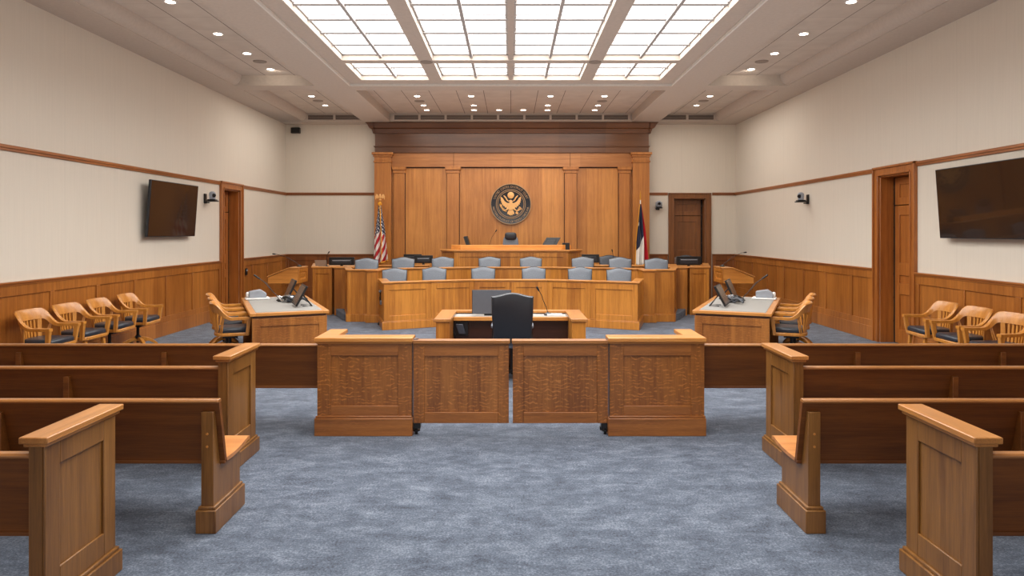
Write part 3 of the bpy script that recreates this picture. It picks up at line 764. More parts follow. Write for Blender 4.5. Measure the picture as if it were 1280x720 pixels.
# ------------------------------------------------------------------ leather chairs
def leather_chair(label, group, tall=False):
    t = thing('leather_armchair', label, 'chair', (0, 0, 0), group=group)
    w, zt, z0 = .262, 1.14, .50
    def back(y0, y1, inset, zoff=0):
        xs_ = [-1+2*k/16 for k in range(17)]
        def topz(u): return zt - inset - .045*(1-math.cos(min(1, abs(u))*math.pi))/2*1.0
        def ring(y, ins):
            pts = []
            for u in xs_: pts.append(((w-ins)*u, topz(u)-ins-zoff*0))
            # down the sides
            pts += [((w-ins-.004), .9), ((w-ins-.02), .62), ((w-ins-.03), z0+ins), (-(w-ins-.03), z0+ins), (-(w-ins-.02), .62), (-(w-ins-.004), .9)]
            out = []
            for x_, z_ in pts: out.append((x_, y - .10*(z_-z0)/.64 - .03*(1-(x_/w)**2)*0, z_))
            return out
        return ring
    r = back(0, 0, 0)
    m = MB(); m.loft([r(-.20, .02), r(-.215, .004), r(-.235, 0), r(-.25, .006), r(-.262, .03)]); bs = m.build('back_shell', leather_d, t, local=True, label='dark leather back shell', angle=60)
    m = MB(); m.loft([r(-.20, .012), r(-.178, .014), r(-.163, .03), r(-.155, .07)]); m.build('back_cushion', leather_g, t, local=True, label='grey blue leather front of the backrest', angle=60)
    m = MB(); rr = [p for p in r(-.255, .012)[:17]]; m.tube(rr, .006, 6); m.build('piping', pipe_g, bs, local=True)
    m = MB(); m.rbox((0, .06, .47), (.50, .50, .11), .35); m.build('seat', leather_g, t, local=True)
    for s in (-1, 1):
        m = MB(); m.rbox((s*.243, .03, .685), (.06, .30, .05), .5); ar = m.build('armrest', leather_g, t, local=True)
        m = MB(); m.tube([(s*.243, .10, .67), (s*.25, .10, .55), (s*.25, .04, .43)], .016, 8); m.build('arm_support', black, ar, local=True)
    m = MB(); m.tube([(0, 0, .08), (0, 0, .42)], .028, 10); m.cbox((0, 0, .415), (.2, .2, .03)); m.build('column', black, t, local=True)
    m = MB()
    for k in range(5):
        a = R(90+72*k); d = Vector((math.cos(a), math.sin(a)))
        m.tube([(0, 0, .11), (d.x*.15, d.y*.15, .10), (d.x*.29, d.y*.29, .065)], [.028, .02, .014], 8)
        m.rbox((d.x*.29, d.y*.29, .03), (.05, .05, .06), .8)
    m.build('star_base', black, t, local=True)
    return t
proto = leather_chair('', 'grey leather chairs behind the front bench')
row1 = [(494, 14.46, 'leftmost in the front row behind the curved bench'), (543.4, 14.85, 'second from left in the front row'), (604.2, 14.95, 'third from left in the front row, left of centre'),
        (667, 14.95, 'third from right in the front row, right of centre'), (724.5, 14.85, 'second from right in the front row'), (773, 14.46, 'rightmost in the front row behind the curved bench')]
row2 = [(458.2, 15.25, 'leftmost in the back row, behind the stepped bench end'), (503.9, 15.75, 'second from left in the back row'), (553.5, 16.0, 'third from left in the back row'), (612, 16.08, 'fourth from left in the back row, below the seal'),
        (663.6, 16.08, 'fourth from right in the back row, below the seal'), (728.5, 16.0, 'third from right in the back row'), (775.2, 15.75, 'second from right in the back row'), (820.5, 15.25, 'rightmost in the back row, behind the stepped bench end')]
def facing(x, k=.03): return math.pi + x*k
first = True
for px, y, lb in row1:
    x = PX(px, y-.2); loc = (x, y-.45, 0.0); lab = 'grey blue leather chair, '+lb
    if first: proto.location = loc; proto.rotation_euler = (0, 0, facing(-x)); proto['label'] = lab; first = False
    else: dup(proto, loc, facing(-x), lab)
for px, y, lb in row2:
    x = PX(px, y-.15); dup(proto, (x, y-.30, .17), facing(-x), 'grey blue leather chair, '+lb, 'grey leather chairs in the back row')
x = PX(640.5, 8.55)
c = dup(proto, (x, 8.84, 0), 0, 'dark leather armchair seen from behind at the centre desk', None); 
if 'group' in c: del c['group']
c = dup(proto, (PX(867.5, 16.9), 17.35, .15), math.pi, 'dark grey chair behind the monitor on the right staff desk', None)
if 'group' in c: del c['group']
for ch in c.children:
    if ch.name.startswith('back_cushion') or ch.name.startswith('seat'):
        ch.data = ch.data.copy(); ch.data.materials[0] = plain('slate_leather', (58, 64, 74), .45)
        if 'label' in ch: del ch['label']
c2 = dup(c, (PX(765, 17.2), 17.38, .15), math.pi, 'dark grey chair behind the right staff desk next to the judge bench')
# judge chair
y = 18.0; x = PX(638.3, y)
t = thing('judge_chair', 'tall black leather chair with grey back behind the judge bench', 'chair', (x, y, .5))
z1 = PZ(290.3, y)
m = MB(); m.rbox((x, y, 1.38), (.42, .10, .84), .5); m.build('backrest', leather_g, t)
m = MB(); m.rbox((x, y-.05, z1-.10), (.31, .12, .20), .55); m.build('headrest', leather_d, t, label='black leather headrest')
m = MB(); m.rbox((x, y-.25, .98), (.50, .50, .12), .4); m.build('seat', leather_d, t)
for s in (-1, 1):
    m = MB(); m.rbox((x+s*.30, y-.22, 1.2), (.07, .3, .05), .5); m.tube([(x+s*.3, y-.2, 1.19), (x+s*.29, y-.2, 1.05), (x+s*.2, y-.2, .95)], .015); m.build('armrest', leather_d, t)
m = MB(); m.tube([(x, y-.25, .56), (x, y-.25, .94)], .03)
for k in range(5):
    a = R(90+72*k); m.tube([(x, y-.25, .60), (x+.3*math.cos(a), y-.25+.3*math.sin(a), .54)], [.028, .018]); m.rbox((x+.3*math.cos(a), y-.25+.3*math.sin(a), .53), (.06, .06, .06), .8)
m.build('star_base', black, t)

# ------------------------------------------------------------------ wooden armchairs
def armchair(label, swivel, name='wooden_armchair'):
    t = thing(name, label, 'chair', (0, 0, 0))
    za, zc = .70, .905
    # continuous arm + crest rail
    pl = []
    for k in range(41):
        u = -1 + 2*k/40; au = abs(u); s = 1 if u > 0 else -1
        if au > .52: q = (au-.52)/.48; p = (s*(.262+.018*q), -.08+.35*q)
        else:
            a = au/.52*math.pi/2; p = (s*.262*math.sin(a)**.8, -.08-.15*math.cos(a)**.9)
        h = 0 if au > .66 else (1 if au < .28 else (math.cos((au-.28)/.38*math.pi)+1)/2)
        pl.append((p, h))
    rings = []
    for i, (p, h) in enumerate(pl):
        a = pl[max(0, i-1)][0]; b = pl[min(40, i+1)][0]; n = nrm(a, b); nx, ny = -n[0], -n[1]
        # n outward
        if nx*p[0]+ny*(p[1]+.02) < 0: nx, ny = -nx, -ny
        wd = .030 - .014*h; ht = .020 + .048*h; zc_ = za - .018 + (zc-.07-(za-.018))*h
        lean = .030*h
        P = lambda o, z, l: (p[0]+nx*(o+l), p[1]+ny*(o+l), z)
        tp = 1.0
        rings.append([P(-wd, zc_-ht, -lean*.3), P(wd, zc_-ht, -lean*.3), P(wd*1.05, zc_, lean*.3), P(wd*1.05, zc_+ht*.8, lean), P(wd*.5, zc_+ht*tp, lean), P(-wd*.5, zc_+ht*tp, lean), P(-wd*1.05, zc_+ht*.8, lean), P(-wd*1.05, zc_, lean*.3)])
    MB().loft(rings).build('arm_and_crest_rail', chair_w, t, local=True, angle=50)
    # seat frame + cushion
    def seat_poly(g): 
        pts = [(-.245-g, .235+g), (-.21-g, .262+g), (.21+g, .262+g), (.245+g, .235+g)]
        pts += [((.225+g)*math.cos(a), -.09-(.12+g)*math.sin(a)) for a in [k*math.pi/10 for k in range(11)]]
        return pts
    zs = .46
    MB().prism(seat_poly(0), zs-.028, zs+.018).build('seat_frame', chair_w, t, .008, local=True)
    cu = MB(); sp = seat_poly(-.012)
    def cr(g, z): return [(px_*(1-g), (py_-.02)*(1-g)+.02, z) for px_, py_ in sp]
    cu.loft([cr(.03, zs+.018), cr(0, zs+.028), cr(.0, zs+.058), cr(.03, zs+.078), cr(.10, zs+.088), cr(.5, zs+.092)])
    cu.build('seat_cushion', leather_k, t, local=True, angle=60)
    # arm posts and back posts
    for s in (-1, 1):
        m = MB(); m.hexa([(s*.262-.02, .19, zs-.02), (s*.262+.02, .19, zs-.02), (s*.262+.02, .235, zs-.02), (s*.262-.02, .235, zs-.02)],
                         [(s*.278-.024, .212, za-.03), (s*.278+.024, .212, za-.03), (s*.278+.024, .266, za-.03), (s*.278-.024, .266, za-.03)])
        m.build('arm_post', chair_w, t, .004, local=True)
    def slat(u, wd):
        a = u*1.1
        b0 = (.205*math.sin(a), -.09-.10*math.cos(a)); b1_ = (.255*math.sin(a*.98), -.085-.148*math.cos(a*.98))
        tx, ty = math.cos(a), math.sin(a)*.7
        ln = math.hypot(tx, ty); tx, ty = tx/ln*wd/2, -ty/ln*wd/2*-1
        hh = .80 if abs(u) < .75 else .76
        n = (-ty, tx); nl = math.hypot(*n); n = (n[0]/nl*.008, n[1]/nl*.008)
        def q(c, z): return [(c[0]-tx-n[0], c[1]-ty-n[1], z), (c[0]+tx-n[0], c[1]+ty-n[1], z), (c[0]+tx+n[0], c[1]+ty+n[1], z), (c[0]-tx+n[0], c[1]-ty+n[1], z)]
        m = MB(); m.hexa(q(b0, zs), q(b1_, hh)); return m
    for u in (-.42, -.21, 0, .21, .42): slat(u, .026).build('back_slat', chair_w, t, local=True)
    for u in (-.72, .72): slat(u, .05).build('back_post', chair_w, t, .003, local=True)
    for u in (-1.05, -1.3, 1.05, 1.3):
        m = MB(); a = u; b0 = (.215*math.sin(a), -.09-.10*math.cos(a)); b1_ = (.262*math.sin(min(1, abs(a))*math.pi/2)*(1 if a > 0 else -1), -.08-.06*(1.4-abs(a)))
        m.tube([(b0[0], b0[1], zs), (b1_[0], b1_[1], za+.03*(1.5-abs(a)))], .009, 6); m.build('back_slat', chair_w, t, local=True)
    if swivel:
        m = MB(); m.tube([(0, 0, .13), (0, 0, zs-.03)], .022, 10); m.cbox((0, 0, zs-.05), (.22, .20, .035)); m.tube([(.0, .03, zs-.06), (.16, .10, zs-.07)], .006); m.lathe([(.05, .2), (.05, .22), (.02, .26), (.02, .2)], (0, 0, 0), 12)
        m.build('swivel_column', black, t, local=True)
        for k in range(4):
            a = R(45+90*k); d = (math.cos(a), math.sin(a)); n = (-d[1]*.022, d[0]*.022); rings = []
            for (r, z, hh) in ((.0, .185, .03), (.08, .19, .03), (.17, .165, .028), (.25, .115, .024), (.30, .075, .018)):
                c = (d[0]*r, d[1]*r)
                rings.append([(c[0]-n[0], c[1]-n[1], z-hh), (c[0]+n[0], c[1]+n[1], z-hh), (c[0]+n[0], c[1]+n[1], z+hh), (c[0]-n[0], c[1]-n[1], z+hh)])
            lg = MB().loft(rings).build('leg', chair_w, t, .004, local=True)
            MB().rbox((d[0]*.295, d[1]*.295, .028), (.045, .045, .055), .8).build('caster', black, lg, local=True)
    else:
        for sx in (-1, 1):
            for sy in (-1, 1):
                x0, y0 = sx*.19, (.21 if sy > 0 else -.17); x1_, y1_ = sx*.225, (.235 if sy > 0 else -.235)
                a_, b_ = .022, .016
                m = MB(); m.hexa([(x1_-b_, y1_-b_, 0), (x1_+b_, y1_-b_, 0), (x1_+b_, y1_+b_, 0), (x1_-b_, y1_+b_, 0)], [(x0-a_, y0-a_, zs-.02), (x0+a_, y0-a_, zs-.02), (x0+a_, y0+a_, zs-.02), (x0-a_, y0+a_, zs-.02)])
                m.build('leg', chair_w, t, .004, local=True)
        m = MB()
        for sx in (-1, 1): m.box(sx*.212-.01, sx*.212+.01, -.20, .22, .14, .17)
        m.box(-.21, .21, -.01, .01, .145, .165); m.build('stretcher', chair_w, t, local=True)
    return t
fixed = armchair('', False); swv = armchair('', True)
uf = [False]; us = [False]
def put(kind, loc, rz, label, group, sc=1.0):
    src, u = (fixed, uf) if kind == 'fixed' else (swv, us)
    if not u[0]: u[0] = True; src.location = loc; src.rotation_euler = (0, 0, rz); src['label'] = label; src['group'] = group; return src
    return dup(src, loc, rz, label, group)
LX = -5.93
for k, (y, kd, lb) in enumerate(((8.75, 'fixed', 'nearest of the four along the left wall'), (9.45, 'fixed', 'second nearest of the four along the left wall'), (10.17, 'swivel', 'third of the four along the left wall'), (10.94, 'swivel', 'farthest of the four along the left wall, its curved base showing'))):
    put(kd, (LX, y, 0), R(-90 + (0, -2, 3, 5)[k]), 'oak armchair, '+lb, 'armchairs along the left wall')
for k, (y, lb) in enumerate(((9.66, 'farthest of the three along the right wall, by the door'), (9.0, 'middle one of the three along the right wall'), (8.33, 'nearest of the three along the right wall'))):
    put('fixed', (5.93, y, 0), R(90 + (-3, 0, 6)[k]), 'oak armchair, '+lb, 'armchairs along the right wall')
for s, side in ((-1, 'left'), (1, 'right')):
    for k, lb in enumerate(('nearest', 'middle', 'farthest')):
        x, y = -4.0-.30*k, 9.80+.62*k
        put('swivel', (x*-s if s > 0 else x, y, 0) if s < 0 else (-x, y, 0), R(-65.7)*(1 if s < 0 else -1), 'oak swivel armchair, %s of the three at the %s grey topped table' % (lb, side), 'swivel chairs at the %s table' % side)

# ------------------------------------------------------------------ counsel tables
TA = R(24); TCx, TCy = 3.60, 10.80
def counsel(s, side):
    t = thing('counsel_table', '%s oak counsel table with grey inlaid top and panelled end' % side, 'table', (s*TCx, TCy, 0), -s*TA)
    a, b, zt = .535, 1.23, .765
    m = MB()
    m.box(-a, -a+.085, -b, b, zt-.045, zt); m.box(a-.085, a, -b, b, zt-.045, zt); m.box(-a+.085, a-.085, -b, -b+.085, zt-.045, zt); m.box(-a+.085, a-.085, b-.085, b, zt-.045, zt)
    tp = m.build('table_top', cap_h, t, .006, local=True)
    MB().box(-a+.083, a-.083, -b+.083, b-.083, zt-.04, zt+.002).build('inlay', lino, tp, local=True, label='grey linoleum writing surface')
    MB().box(-a+.04, a-.04, -b+.04, b-.04, zt-.075, zt-.045).build('sub_top', wood('dark_apron_%s' % side, (66, 34, 16), (92, 52, 26), 'x'), t, local=True)
    for e in (-1, 1):
        y0, y1 = sorted((e*(b-.03), e*(b-.07)))
        m = MB(); m.box(-a+.03, a-.03, y0, y1, 0.0, zt-.075); pn = m.build('end_panel', oak_t, t, local=True)
        fy = e*(b-.03); g0, g1 = sorted((fy, fy+e*.014)); m = MB(); X0 = a-.03
        m.box(-X0, -X0+.11, g0, g1, 0, zt-.08); m.box(X0-.11, X0, g0, g1, 0, zt-.08); m.box(-X0+.11, X0-.11, g0, g1, zt-.19, zt-.08); m.box(-X0+.11, X0-.11, g0, g1, 0, .16)
        m.build('panel_frame', oak_t, pn, .003, local=True)
    x0, x1 = sorted((-s*(a-.04), -s*(a-.08)))
    m = MB(); m.box(x0, x1, -b+.07, b-.07, .02, zt-.075); md = m.build('modesty_panel', oak_t, t, local=True)
    m = MB(); g0, g1 = sorted((-s*(a-.04), -s*(a-.026))); n = 3; wv = (2*b-.14)/n
    for k in range(n):
        ya = -b+.07+k*wv; m.box(g0, g1, ya, ya+.1, .02, zt-.08); m.box(g0, g1, ya+wv-.1, ya+wv, .02, zt-.08); m.box(g0, g1, ya+.1, ya+wv-.1, zt-.19, zt-.08); m.box(g0, g1, ya+.1, ya+wv-.1, .02, .16)
    m.build('panel_frame', oak_t, md, local=True)
    return t
counsel(-1, 'left'); counsel(1, 'right')
def tpt(s, lx, ly):   # table-local -> world; lx positive towards the room centre
    c, sn = math.cos(TA), math.sin(TA)
    X = -TCx + lx*c - ly*sn; Y = TCy + lx*sn + ly*c
    return (X if s < 0 else -X, Y)
def mics(base, pts, label, name='desk_microphone', round_base=True, group=None):
    t = thing(name, label, 'microphone', base, group=group)
    x, y, z = base
    MB().lathe([(.001, z), (.055, z), (.055, z+.012), (.03, z+.03), (.012, z+.04), (.001, z+.04)], (x, y, 0), 16).build('base', black if round_base else grey_p, t)
    P = [(x, y, z+.03)] + pts
    MB().tube(P, .005, 6).build('gooseneck', chrome if round_base is False else black, t)
    a, b = Vector(P[-2]), Vector(P[-1]); d = (b-a).normalized()
    MB().tube([tuple(b-d*.01), tuple(b+d*.015), tuple(b+d*.05), tuple(b+d*.06)], [.008, .014, .014, .007], 8).build('microphone_head', black, t)
    return t
ZTT = .767
def monitor_tilt(s, lx, ly, label, lean=28):
    # thin touch screen on table leaning away from the chairs
    x, y = tpt(s, lx, ly)
    t = thing('tilted_monitor', label, 'monitor', (x, y, ZTT), -s*TA)
    sg = -s     # local +x*sg is toward room centre
    a = R(lean); hgt = .33
    def P(u, h, n): # u along y, h up the screen, n thickness (toward centre)
        return (sg*(h*math.sin(a)+n*math.cos(a)) , u, .03+h*math.cos(a)-n*math.sin(a))
    def slab(u0, u1, h0, h1, n0, n1): return MB().hexa([P(u0,h0,n0),P(u1,h0,n0),P(u1,h0,n1),P(u0,h0,n1)], [P(u0,h1,n0),P(u1,h1,n0),P(u1,h1,n1),P(u0,h1,n1)])
    slab(-.26, .26, 0, hgt, 0, .03).build('housing', black, t, .005, local=True)
    slab(-.245, .245, .015, hgt-.015, -.003, .0).build('screen', screen_b, t, local=True)
    m = MB()
    for u in (-.1, .1): m.tube([P(u, .2, .03), (sg*.26, u, .01), (sg*.12, u, .008)], .008, 6)
    m.tube([(sg*.26, -.1, .01), (sg*.26, .1, .01)], .008, 6)
    m.build('stand', black, t, local=True)
for s, side in ((-1, 'left'), (1, 'right')):
    monitor_tilt(s, .12, -.52, 'nearer tilted flat monitor on the %s counsel table' % side)
    monitor_tilt(s, .12, .62, 'farther tilted flat monitor on the %s counsel table' % side, 24)
    # mics
    for k, (ly, hx, hz) in enumerate(((.30, -.30, 1.14), (.48, -.33, 1.16))):
        bx, by = tpt(s, .02, ly); hx_, hy_ = tpt(s, hx, ly+.05); m1 = tpt(s, -.1, ly+.02)
        mics((bx, by, ZTT), [(m1[0], m1[1], .93), tuple(((m1[0]+hx_)/2, (m1[1]+hy_)/2, 1.07)), (hx_, hy_, hz)], 'thin gooseneck microphone, %s one on the %s counsel table' % (('nearer', 'farther')[k], side))
    # device on white base
    bx, by = tpt(s, -.30, .88)
    t = thing('telephone_console', 'grey angular tabletop console on a white base, far end of %s counsel table' % side, 'console', (bx, by, ZTT), -s*TA)
    MB().box(-.19, .19, -.15, .15, .0, .03).build('base', white_p, t, .012, local=True)
    MB().prism([(-.13, .03), (.14, .03), (.14, .10), (.05, .16), (-.13, .13)], -.1, .1, 'y').build('housing', grey_p, t, .01, local=True)
    MB().rbox((-s*-.15, 0, .075), (.06, .08, .10), .8).build('knob', white_p, t, local=True)
    # cables
    t = thing('cable_bundle', 'loose black and silver cables between the monitors on the %s table' % side, 'cables', tpt(s, .15, .05)+(ZTT,), -s*TA)
    rnd = random.Random(3)
    for k, mt in enumerate((black, black, plain('cable_grey', (70, 74, 82), .4), chrome)):
        m = MB(); p = []
        x0, y0 = rnd.uniform(-.08, .1), rnd.uniform(-.15, .25)
        for j in range(12): p.append((x0+.13*math.sin(j*.9+k)+.01*j, y0+.16*math.cos(j*.8+k*2), .016+.08*abs(math.sin(j*1.1+k))))
        m.tube(p, .012 if k < 2 else .016, 6); m.build('cable', mt, t, local=True)
    MB().rbox((0, .12, .05), (.12, .2, .10), .6).build('connector_box', plain('slate_connector', (96, 104, 118), .4), t, local=True)

# ------------------------------------------------------------------ side lecterns
for s, side in ((-1, 'left'), (1, 'right')):
    x0, x1, y0, y1 = 5.32, 4.66, 15.05, 15.70
    x0, x1, y0, y1 = 5.02, 4.40, 14.2, 14.82
    x0 = 303.5*14.2/F; x1 = 266*14.2/F
    t = thing('side_lectern', 'oak lectern with sloping top by the %s wall wainscot' % side, 'lectern', (s*(x0+x1)/2, 14.5, 0))
    zb, z1_, z2 = PZ(354.3, 14.2), PZ(345.4, 14.2), PZ(334.4, 14.2)
    xm = 277.5*14.2/F
    m = MB(); m.prism([(s*x0, zb), (s*x1, zb), (s*x1, z2-.02), (s*xm, z2-.02), (s*x0, z1_-.02)], y0, y1, 'y'); bx = m.build('lectern_box', oak_h, t)
    m = MB(); m.prism([(s*(x0+.02), z1_-.02), (s*xm, z2-.02), (s*(x1-.02), z2-.02), (s*(x1-.02), z2), (s*(xm+.005), z2), (s*(x0+.02), z1_)], y0-.02, y1+.02, 'y'); m.build('sloping_top', cap_h, t, .004)
    m = MB(); g0, g1 = s*x1, s*(x1-.02)
    for a, b, c, d in ((y0, y0+.1, zb, z2-.03), (y1-.1, y1, zb, z2-.03), (y0+.1, y1-.1, zb, zb+.07), (y0+.1, y1-.1, z2-.10, z2-.03)): m.box(g0, g1, a, b, c, d)
    m.box(s*x1, s*(x1-.012), y0+.17, y1-.17, zb+.12, z2-.14)
    m.build('front_panel', oak_v, t, .004)
    xs0 = s*(x1+.05); m = MB(); m.box(s*(x1+.03), s*(x1+.22), y0+.2, y1-.2, .05, zb); m.build('stem', oak_v, t, .004)
    m = MB(); m.box(s*(x1+.0), s*(x0-.1), y0+.06, y1-.06, 0, .05); m.build('foot', oak_h, t, .006)
    bx_ = s*(x1+.08)
    if s < 0: hx, hz = PX(344, 14.5), PZ(318, 14.5)
    else: hx, hz = PX(930, 14.5), PZ(316, 14.5)
    mics((bx_, 14.55, z2), [(bx_+s*.06, 14.52, z2+.09), ((bx_+hx)/2, 14.5, (z2+.1+hz)/2+.02), (hx-s*.05, 14.5, hz), (hx, 14.5, hz+.005)], 'thin gooseneck microphone on the %s side lectern' % side)

# ------------------------------------------------------------------ monitors on staff desks etc.
def monitor_back(px0, px1, py0, py1, Y, label, zt=1.068, tilt=0, bars=True):
    x0, x1 = PX(px0, Y), PX(px1, Y); z0, z1 = PZ(py1, Y), PZ(py0, Y); c = (x0+x1)/2
    t = thing('desktop_monitor', label, 'monitor', (c, Y, zt))
    MB().box(x0, x1, Y, Y+.035, z0, z1).build('housing', black, t, .006)
    MB().box(x0+.07, x1-.07, Y-.025, Y, z0+.03, z1-.05).build('rear_cover', plain('rear_cover_grey', (40, 42, 48), .35), t, .008)
    MB().box(x0+.015, x1-.015, Y+.035, Y+.037, z0+.015, z1-.015).build('screen', blackgl, t)
    m = MB(); m.box(c-.03, c+.03, Y-.01, Y+.02, zt, z0+.05); m.box(c-.11, c+.11, Y-.06, Y+.1, zt, zt+.012); m.build('stand', black, t, .004)
    if bars: MB().box(x0+.09, x1-.09, Y-.03, Y-.025, z1-.085, z1-.07).build('vent_strip', grey_p, t)
    return t
monitor_back(411, 443, 321.5, 331.5, 15.98, 'wide black monitor on the left staff desk beside the laptop')
monitor_back(846, 876, 320.5, 331.5, 15.98, 'wide black monitor on the right staff desk in front of the dark chair')
monitor_back(504.5, 527, 317.8, 328.5, 16.85, 'black monitor farther left on the staff desk near the judge bench', bars=False)
monitor_back(517.5, 541, 319.2, 329, 16.62, 'black monitor between grey chairs left of the judge bench')
monitor_back(727, 749, 318, 328.5, 16.7, 'black monitor half hidden by a grey chair right of the judge bench', bars=False)
Y = 16.02; x = PX(402, Y)
t = thing('laptop', 'small beige and black open laptop on the left staff desk', 'laptop', (x, Y, 1.068))
MB().hexa([(x-.14, Y, 1.08), (x+.13, Y, 1.08), (x+.13, Y+.01, 1.08), (x-.14, Y+.01, 1.08)], [(x-.15, Y-.05, PZ(325, Y)), (x+.12, Y-.05, PZ(325, Y)), (x+.12, Y-.04, PZ(325, Y)), (x-.15, Y-.04, PZ(325, Y))]).build('screen_lid', plain('laptop_lid', (150, 136, 124), .35), t)
MB().box(x-.14, x+.13, Y, Y+.2, 1.068, 1.084).build('keyboard_base', black, t, .003)
mics((PX(409, 15.95), 15.92, 1.068), [(PX(408.5, 15.9), 15.9, 1.2), (PX(408.5, 15.9), 15.88, 1.34), (PX(411, 15.9), 15.85, PZ(316.5, 15.85))], 'thin gooseneck microphone between laptop and monitor on left staff desk')
mics((PX(767.5, 17.0), 16.75, 1.068), [(PX(767.5, 16.75), 16.75, 1.2), (PX(765.5, 16.7), 16.7, PZ(314.5, 16.7))], 'thin gooseneck microphone on the right staff desk near the judge bench')
# papers / white small box on staff desk corners
o = MB().cbox((PX(400, 15.8), 15.78, 1.08), (.12, .1, .022)).build('paper_pad', white_p, None, .003); tag(o, 'small white pad in front of the laptop on the left staff desk', 'notepad')
o = MB().cbox((PX(904, 15.9)-.12, 15.86, 1.082), (.07, .05, .028)).build('button_box', plain('red_plastic', (150, 30, 24), .4), None, .004); tag(o, 'small box with red button on the right staff desk corner', 'button box')
# judge desk items
JY = 17.3
t = thing('tilted_monitor', 'dark monitor seen edge on at the left of the judge bench', 'monitor', (PX(587, JY), JY, 1.235))
def jb(t, x0, x1, sk, y0, y1, z0, z1, nm, mat, th=.03, yaw=0):
    return MB().hexa([(x0, y0, z0), (x1, y0, z0), (x1, y1, z0), (x0, y1, z0)], [(x0+sk, y0+.02, z1), (x1+sk, y0+.02, z1), (x1+sk, y1+.05, z1), (x0+sk, y1+.05, z1)]).build(nm, mat, t, .006)
jb(t, PX(588.5, JY), PX(592, JY), -.16, JY-.16, JY+.22, 1.26, PZ(295.3, JY), 'housing', black)
jb(t, PX(587.2, JY), PX(588.3, JY), -.16, JY-.14, JY+.20, 1.28, PZ(296, JY), 'screen', screen_b)
MB().tube([(PX(590, JY), JY+.03, 1.236), (PX(588, JY), JY+.03, 1.36)], .02).build('stand', black, t)
t = thing('tilted_monitor', 'black tilted monitor at the right of the judge bench', 'monitor', (PX(688, JY), JY, 1.235))
def slab(x0, x1, y0, z0, x2, x3, y1, z1, th): return MB().hexa([(x0, y0, z0), (x1, y0, z0), (x1, y0+th, z0), (x0, y0+th, z0)], [(x2, y1, z1), (x3, y1, z1), (x3, y1+th, z1), (x2, y1+th, z1)])
slab(PX(674, JY), PX(692, JY), JY, 1.42, PX(683.5, JY), PX(701.5, JY), JY+.12, PZ(297, JY), .03).build('housing', black, t, .006)
slab(PX(679, JY), PX(689, JY), JY-.015, 1.47, PX(685, JY), PX(695, JY), JY+.07, PZ(300, JY), .03).build('rear_cover', plain('rear_cover_dark', (34, 34, 38), .35), t, .006)
MB().tube([(PX(684, JY), JY+.04, 1.235), (PX(684, JY), JY+.04, 1.5)], .02).build('stand', black, t)
o = MB().cbox((PX(707.3, 17.22), 17.2, 1.575), (.19, .09, .07)); o = MB().box(PX(703, 17.16), PX(712, 17.16), 17.14, 17.24, 1.44, 1.61).build('desk_clock', black, None, .006)
tag(o, 'small black box at the right end of the judge bench rail', 'clock')
mics((PX(609, 17.3), 17.3, 1.235), [(PX(611, 17.3), 17.3, 1.5), (PX(615, 17.3), 17.3, 1.75), (PX(619.5, 17.3), 17.28, PZ(289.5, 17.3))], 'thin gooseneck microphone on the judge bench left of the chair')

# ------------------------------------------------------------------ centre desk
t = thing('lawyer_desk', 'U shaped oak desk behind the swing gates', 'desk', (0, 9.0, 0))
xo, xi, yn, yf, zt = .955, .77, 8.62, 9.66, .80
for s in (-1, 1):
    m = MB(); m.box(s*xo*.985, s*(xi+.0), yn+.02, yf-.02, 0, zt-.04); w_ = m.build('side_wing', oak_v, t, .003)
    m = MB(); m.box(s*(xo+.01), s*(xi-.015), yn, yf, zt-.04, zt); m.build('wing_cap', cap_y, w_, .006)
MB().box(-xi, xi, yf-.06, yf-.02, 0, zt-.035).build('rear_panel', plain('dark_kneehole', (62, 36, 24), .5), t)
MB().box(-xi, xi, yf-.12, yf, zt-.035, zt).build('rear_cap', cap_h, t, .005)
m = MB(); m.box(-xi+.0, xi, 9.17, 9.23, .705, .755); m.build('worktop_edge', cap_h, t, .004)
wtp = MB().box(-xi, xi, 9.23, yf-.12, .715, .755).build('worktop', lino, t, label='grey writing surface')
MB().box(-xi, xi, 9.27, 9.31, .1, .70).build('modesty_panel', wood('dark_brown_oak', (50, 24, 12), (74, 38, 20), 'x'), t)  # panel in a darker brown than the wings
# hanging phone/cable unit in kneehole
x0, x1 = PX(566, 9.2), PX(585, 9.2)
t = thing('cable_box', 'black equipment and cables mounted under the left of the centre desk', 'equipment', ((x0+x1)/2, 9.24, .45))
MB().box(x0, x1, 9.21, 9.27, .50, .70).build('mounting_plate', black, t, .004)
m = MB(); m.hexa([((x0+x1)/2-.02, 9.17, .53), (x1-.03, 9.17, .53), (x1-.03, 9.21, .53), ((x0+x1)/2-.02, 9.21, .53)], [((x0+x1)/2-.06, 9.15, .66), (x1-.07, 9.15, .66), (x1-.07, 9.21, .66), ((x0+x1)/2-.06, 9.21, .66)]); m.build('handset', plain('slate_plastic', (66, 70, 80), .4), t, .006)
m = MB(); m.tube([(x0+.02+.02*math.sin(k), 9.19, .70-.025*k) for k in range(10)], .007, 6); m.tube([(x0+.08+.02*math.cos(k), 9.18, .70-.024*k) for k in range(10)], .006, 6); m.build('cable', black, t)
